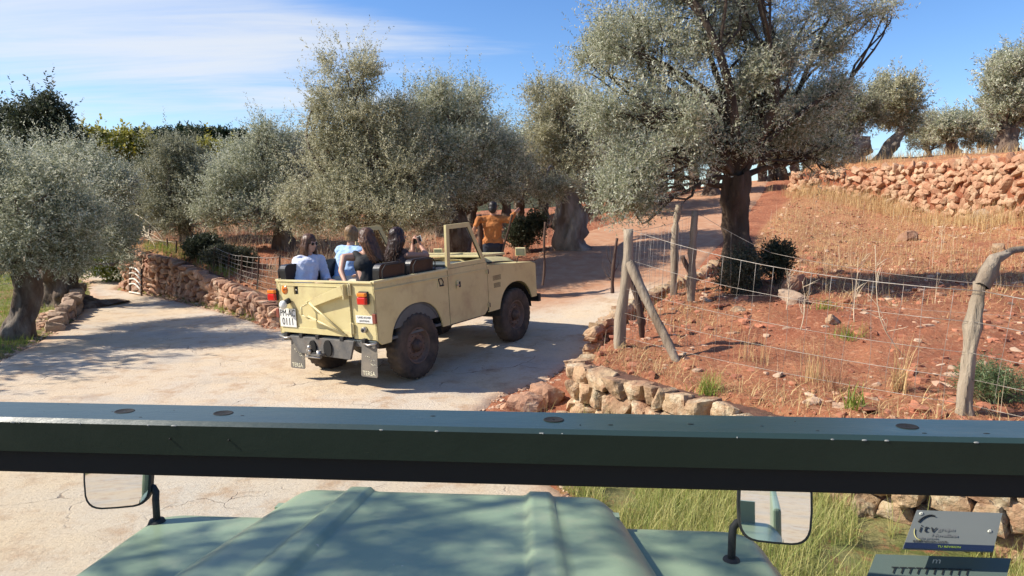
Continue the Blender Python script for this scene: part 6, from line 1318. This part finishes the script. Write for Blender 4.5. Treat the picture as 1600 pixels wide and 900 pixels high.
def people():
    Z = Vector((0, 0, 1))
    fwd = (_Rz @ Vector((1, 0, 0))); rightv = (_Rz @ Vector((0, -1, 0)))
    def local(o): return lambda p: Vector(p)-o.location
    # ---- woman in white blouse, left row rear seat, profile to the right
    hc = at(484, 380, 8.62); root = person_root('woman with long brown hair and sunglasses in a white blouse, leftmost passenger', V2W(-.46, .55, 1.02)); lo = local(root)
    f = Vector((.88, -.50, -.05)); hip = V2W(-.46, .58, 1.11); neck = hc+Vector((-.02, 0, -.13)); chest = hip.lerp(neck, .62)+Vector((-.02, 0, 0)); fs = Vector((.75, -.66, 0)).normalized(); sx = Vector((fs.y, -fs.x, 0))
    shR = neck+sx*.165+Vector((0, 0, -.085)); shL = neck-sx*.165+Vector((0, 0, -.085))
    mb = MB(); Mx = head(mb, lo(hc), f); capsule(mb, lo(hc)+Vector((-.02, 0, -.05)), lo(neck)+Vector((0, 0, -.05)), .048, .052); torso(mb, lo(hip), lo(chest), lo(neck), (lo(shL), lo(shR)))
    elR = shR+fs*.10+Vector((0, 0, -.25)); wrR = elR+fs*.22+Vector((0, 0, .0))-sx*.06; elL = shL+fs*.12+Vector((0, 0, -.24)); wrL = elL+fs*.2+Vector((0, 0, 0))+sx*.08
    for s_, e, w in ((shR, elR, wrR), (shL, elL, wrL)): capsule(mb, lo(s_), lo(e), .044, .036); capsule(mb, lo(e), lo(w), .036, .024)
    hand(mb, lo(wrR), fs, -Z, 1); hand(mb, lo(wrL), fs, -Z, -1)
    kn = [hip+fs*.42+sx*o+Vector((0, 0, -.02)) for o in (-.09, .09)]; ft = [k+fs*.03+Vector((0, 0, -.42)) for k in kn]
    for k_, f_, o in zip(kn, ft, (-.09, .09)): capsule(mb, lo(hip+sx*o), lo(k_), .078, .056); capsule(mb, lo(k_), lo(f_), .054, .036); capsule(mb, lo(f_), lo(f_)+fs*.14, .036, .03)
    b = remesh(mb, 'body', M['skin'], root)
    mb = MB(); torso(mb, lo(hip), lo(chest), lo(neck)+Vector((0, 0, -.04)), (lo(shL), lo(shR)), .022)
    for s_, e, w in ((shR, elR, wrR), (shL, elL, wrL)): capsule(mb, lo(s_), lo(e), .066, .062); capsule(mb, lo(e), lo(e.lerp(w, .6)), .062, .045)
    remesh(mb, 'blouse', M['whitecloth'], root, .012, 9)
    mb = MB()
    for k_, f_, o in zip(kn, ft, (-.09, .09)): capsule(mb, lo(hip+sx*o), lo(k_), .092, .072); capsule(mb, lo(k_), lo(f_), .066, .05)
    remesh(mb, 'trousers', M['blackcloth'], root)
    hair_long(root, Mx, M['hairbrown'], .30, 1, Vector((.05, 0, -1)), n=170); face_bits(root, Mx, True)
    # ---- person in pale blue shirt, left row front seat, back to us
    hc = at(550, 366, 9.1); root = person_root('person with dark blond hair in a pale blue shirt, seen from behind', V2W(.10, .55, 1.02)); lo = local(root)
    f = Vector((.35, .9, 0)); hip = V2W(.12, .50, 1.11); neck = hc+Vector((-.02, -.02, -.13)); chest = hip.lerp(neck, .62); fs = Vector((.45, .89, 0)).normalized(); sx = Vector((fs.y, -fs.x, 0))
    shR = neck+sx*.175+Vector((0, 0, -.09)); shL = neck-sx*.175+Vector((0, 0, -.09)); mb = MB(); Mx = head(mb, lo(hc), f); capsule(mb, lo(hc), lo(neck)+Vector((0, 0, -.05)), .050, .054); torso(mb, lo(hip), lo(chest), lo(neck), (lo(shL), lo(shR)), 0, 1.05)
    elR = shR+fs*.06+Vector((0, 0, -.27)); wrR = elR+fs*.22; elL = shL+fs*.08+Vector((0, 0, -.27)); wrL = elL+fs*.22
    for s_, e, w in ((shR, elR, wrR), (shL, elL, wrL)): capsule(mb, lo(s_), lo(e), .048, .038); capsule(mb, lo(e), lo(w), .038, .026)
    hand(mb, lo(wrR), fs, -Z, 1); hand(mb, lo(wrL), fs, -Z, -1)
    kn = [hip+rightv*.40+fwd*o for o in (-.09, .09)]
    for k_, o in zip(kn, (-.09, .09)): capsule(mb, lo(hip+fwd*o), lo(k_), .08, .056); capsule(mb, lo(k_), lo(k_)+Vector((0, 0, -.42)), .054, .036)
    remesh(mb, 'body', M['skin'], root)
    mb = MB(); torso(mb, lo(hip), lo(chest), lo(neck)+Vector((0, 0, -.02)), (lo(shL), lo(shR)), .022, 1.05)
    for s_, e, w in ((shR, elR, wrR), (shL, elL, wrL)): capsule(mb, lo(s_), lo(e), .070, .066)
    remesh(mb, 'shirt', M['bluecloth'], root, .012, 9)
    mb = MB(); capsule(mb, lo(hip-sx*.08), lo(hip+sx*.08), .125, .125)
    for k_, o in zip(kn, (-.09, .09)): capsule(mb, lo(hip+fwd*o), lo(k_), .10, .08)
    remesh(mb, 'trousers', M['beige'], root)
    mb = MB(); mb.ball((0, -.018, .030), (.086, .102, .096), None, 20, 14, Mx)
    for k in range(10): a = R(-190+200*k/9); capsule(mb, Mx @ Vector((math.cos(a)*.07, math.sin(a)*.07-.01, .03)), Mx @ Vector((math.cos(a)*.074, math.sin(a)*.074-.01, -.075)), .028, .018, 8)
    remesh(mb, 'hair', M['hairblond'], root, .009, 3); face_bits(root, Mx)
    # ---- woman in black strap top, right row rear seat
    hc = at(571, 372, 8.12); root = person_root('woman with long brown hair in a black strap top, her bare arm down', V2W(-.33, -.50, 1.02)); lo = local(root)
    f = Vector((-.93, .28, -.22)); hip = V2W(-.36, -.36, 1.09); neck = hc+Vector((.012, 0, -.135)); chest = hip.lerp(neck, .62); fs = Vector((-.80, .60, 0)).normalized(); sx = Vector((fs.y, -fs.x, 0))
    neck = neck+Vector((-.01, .02, 0)); shR = neck+sx*.155+Vector((0, 0, -.085)); shL = at(537, 402, 8.0); mb = MB(); Mx = head(mb, lo(hc), f, Vector((.10, 0, 1))); capsule(mb, lo(hc)+Vector((.01, 0, -.04)), lo(neck)+Vector((0, 0, -.05)), .046, .05); torso(mb, lo(hip), lo(chest), lo(neck), (lo(shL), lo(shR)), 0, .95)
    elL = at(533, 424, 7.85); wrL = at(541, 444, 7.72); elR = shR+fs*.1+Vector((0, 0, -.25)); wrR = elR+fs*.2
    for s_, e, w in ((shR, elR, wrR), (shL, elL, wrL)): capsule(mb, lo(s_), lo(e), .042, .034); capsule(mb, lo(e), lo(w), .034, .023)
    hand(mb, lo(wrR), fs, -Z, 1); hand(mb, lo(wrL), Vector((.2, 0, -1)), -sx, -1)
    kn = [hip-rightv*.34+fwd*o for o in (-.09, .09)]
    for k_, o in zip(kn, (-.09, .09)): capsule(mb, lo(hip+fwd*o), lo(k_), .08, .056); capsule(mb, lo(k_), lo(k_)+Vector((0, 0, -.42)), .054, .036)
    remesh(mb, 'body', M['skin'], root)
    mb = MB(); m_ = (Vector(shL)+shR)/2
    capsule(mb, lo(hip-sx*.08), lo(hip+sx*.08), .112, .112); capsule(mb, lo(hip), lo(chest)+Vector((0, 0, .02)), .115, .118); capsule(mb, lo(chest)-sx*.06, lo(chest)+sx*.06, .112, .112)
    for o in (-.07, .07): capsule(mb, lo(chest)+sx*o+Vector((0, 0, .06)), lo(m_)+sx*o+Vector((0, 0, .035)), .05, .045)
    remesh(mb, 'strap_top', M['blackcloth'], root, .012, 6)
    mb = MB()
    for k_, o in zip(kn, (-.09, .09)): capsule(mb, lo(hip+fwd*o), lo(k_), .095, .075)
    remesh(mb, 'trousers', M['blackcloth'], root)
    hair_long(root, Mx, M['hairbrown'], .27, 2, Vector((.42, -.15, -.9)).normalized(), n=180, wide=1.1); face_bits(root, Mx)
    # ---- woman with dark wavy hair, right row front seat, holding up a phone
    hc = at(622, 370, 8.42); root = person_root('woman with dark wavy hair seen from behind, holding up a phone', V2W(.18, -.50, 1.02)); lo = local(root)
    f = Vector((.80, .60, .05)); hip = V2W(.16, -.38, 1.09); neck = hc+Vector((0, -.01, -.135)); chest = hip.lerp(neck, .62); fs = Vector((.6, .8, 0)).normalized(); sx = Vector((fs.y, -fs.x, 0))
    shR = neck+sx*.16+Vector((0, 0, -.09)); shL = neck-sx*.16+Vector((0, 0, -.09)); mb = MB(); Mx = head(mb, lo(hc), f, Vector((0, 0, 1))); capsule(mb, lo(hc)+Vector((0, 0, -.04)), lo(neck)+Vector((0, 0, -.05)), .046, .05); torso(mb, lo(hip), lo(chest), lo(neck), (lo(shL), lo(shR)), 0, .95)
    ph = at(652, 378, 8.62)
    elR = at(667, 399, 8.45); wrR = at(657, 384, 8.62); elL = at(645, 396, 8.65); wrL = at(645, 382, 8.7)
    for s_, e, w in ((shR, elR, wrR), (shL, elL, wrL)): capsule(mb, lo(s_), lo(e), .042, .036); capsule(mb, lo(e), lo(w), .036, .024)
    hand(mb, lo(wrR), Vector((-.35, .1, .9)), Vector((-.9, .2, 0)), 1, 40); hand(mb, lo(wrL), Vector((.1, .1, 1)), Vector((1, 0, 0)), -1, 40)
    kn = [hip-rightv*.34+fwd*(o+.08) for o in (-.09, .09)]
    for k_, o in zip(kn, (-.09, .09)): capsule(mb, lo(hip+fwd*o), lo(k_), .08, .056); capsule(mb, lo(k_), lo(k_)+Vector((0, 0, -.42)), .054, .036)
    remesh(mb, 'body', M['skin2'], root)
    mb = MB(); capsule(mb, lo(hip-sx*.08), lo(hip+sx*.08), .112, .112); torso(mb, lo(hip), lo(chest), lo(neck)+Vector((0, 0, -.05)), (lo(shL.lerp(neck, .3)), lo(shR.lerp(neck, .3))), .016, .95)
    remesh(mb, 'printed_top', M['darkprint'], root, .012, 7)
    mb = MB()
    for k_, o in zip(kn, (-.09, .09)): capsule(mb, lo(hip+fwd*o), lo(k_), .098, .078)
    remesh(mb, 'trousers', M['blackcloth'], root)
    hair_long(root, Mx, M['hairdark'], .27, 3, Vector((-.22, -.12, -1)).normalized(), n=220, wav=.02, wide=1.25); face_bits(root, Mx)
    pr = empty('mobile_phone', at(652, 375, 8.66), (0, 0, R(-37))); tag(pr, 'dark phone with a pale case in the hands of the woman with wavy hair', 'phone')
    mb = MB(); mb.box((0, 0, 0), (.078, .009, .150), M['white'], rot=(0, R(70), 0)); mb.build('case', M['white'], pr, .004); mb = MB(); mb.box((0, -.0055, 0), (.070, .002, .140), M['phone'], rot=(0, R(70), 0)); mb.build('screen', M['phone'], pr)
    # ---- man in rust shirt, standing with outstretched arms, back to us
    D = 12.75; base = at(771, 460, D); base.z = G(base.x, base.y); root = person_root('standing man in a rust-orange shirt, back turned, arms outstretched to two poles', base); lo = local(root)
    fs = Vector((.05, 1, 0)).normalized(); sx = Vector((1, -.02, 0)); top = at(770, 315, D); H = 1.76; base_h = top.z-H
    hc = Vector((top.x, D, top.z-.115)); neck = hc+Vector((.0, -.01, -.13)); hip = Vector((hc.x+.0, D, top.z-.80)); chest = hip.lerp(neck, .62)
    shR = neck+sx*.20+Vector((0, 0, -.075)); shL = neck-sx*.20+Vector((0, 0, -.085)); mb = MB(); Mx = head(mb, lo(hc), Vector((.1, 1, -.25)))
    capsule(mb, lo(hc)+Vector((0, 0, -.04)), lo(neck)+Vector((0, 0, -.05)), .056, .06); torso(mb, lo(hip), lo(chest), lo(neck), (lo(shL), lo(shR)), 0, 1.02)
    elR = at(796, 344, D-.05); wrR = at(806, 330, D+.12); elL = at(748, 343, D-.05); wrL = at(741, 356, D-.15)
    for s_, e, w in ((shR, elR, wrR), (shL, elL, wrL)): capsule(mb, lo(s_), lo(e), .052, .042); capsule(mb, lo(e), lo(w), .042, .028)
    hand(mb, lo(wrR), Vector((.5, .4, .3)), Vector((-.3, .9, 0)), 1, 45); hand(mb, lo(wrL), Vector((-.3, .2, -.8)), Vector((.3, .8, 0)), -1, 45)
    legs = []
    for o in (-.095, .095):
        k_ = Vector((hip.x+o*1.1, D+.02, (hip.z+base.z)/2)); a_ = Vector((hip.x+o*1.2, D, base.z+.09)); legs.append((k_, a_)); capsule(mb, lo(hip+sx*o), lo(k_), .088, .058); capsule(mb, lo(k_), lo(a_), .058, .04); capsule(mb, lo(a_)+Vector((0, -.04, -.04)), lo(a_)+Vector((0, .16, -.05)), .04, .035)
    remesh(mb, 'body', M['skin2'], root)
    mb = MB(); torso(mb, lo(hip)+Vector((0, 0, .06)), lo(chest), lo(neck)+Vector((0, 0, -.02)), (lo(shL), lo(shR)), .024, 1.02); capsule(mb, lo(hip)-sx*.08+Vector((0, 0, .02)), lo(hip)+sx*.08+Vector((0, 0, .06)), .115, .115)
    for s_, e, w in ((shR, elR, wrR), (shL, elL, wrL)): capsule(mb, lo(s_), lo(e), .070, .060); capsule(mb, lo(e), lo(e.lerp(w, .75)), .060, .045)
    remesh(mb, 'shirt', M['rust'], root, .012, 5)
    mb = MB(); capsule(mb, lo(hip-sx*.07), lo(hip+sx*.07), .125, .125)
    for (k_, a_), o in zip(legs, (-.095, .095)): capsule(mb, lo(hip+sx*o), lo(k_), .10, .075); capsule(mb, lo(k_), lo(a_), .075, .06)
    remesh(mb, 'trousers', M['denim'], root)
    mb = MB()
    for (k_, a_) in legs: capsule(mb, lo(a_)+Vector((0, -.05, -.045)), lo(a_)+Vector((0, .17, -.05)), .05, .045)
    mb.build('shoes', M['black'], root)
    mb = MB(); mb.ball((0, -.016, .034), (.084, .100, .090), None, 20, 14, Mx); mb.ball((0, -.045, -.03), (.080, .066, .085), None, 14, 10, Mx); remesh(mb, 'hair', M['hairblack'], root, .009, 3); face_bits(root, Mx)
people()
for _o in list(scene.objects):
    if _o.get('label') == 'x': _o['label'] = 'distant olive'
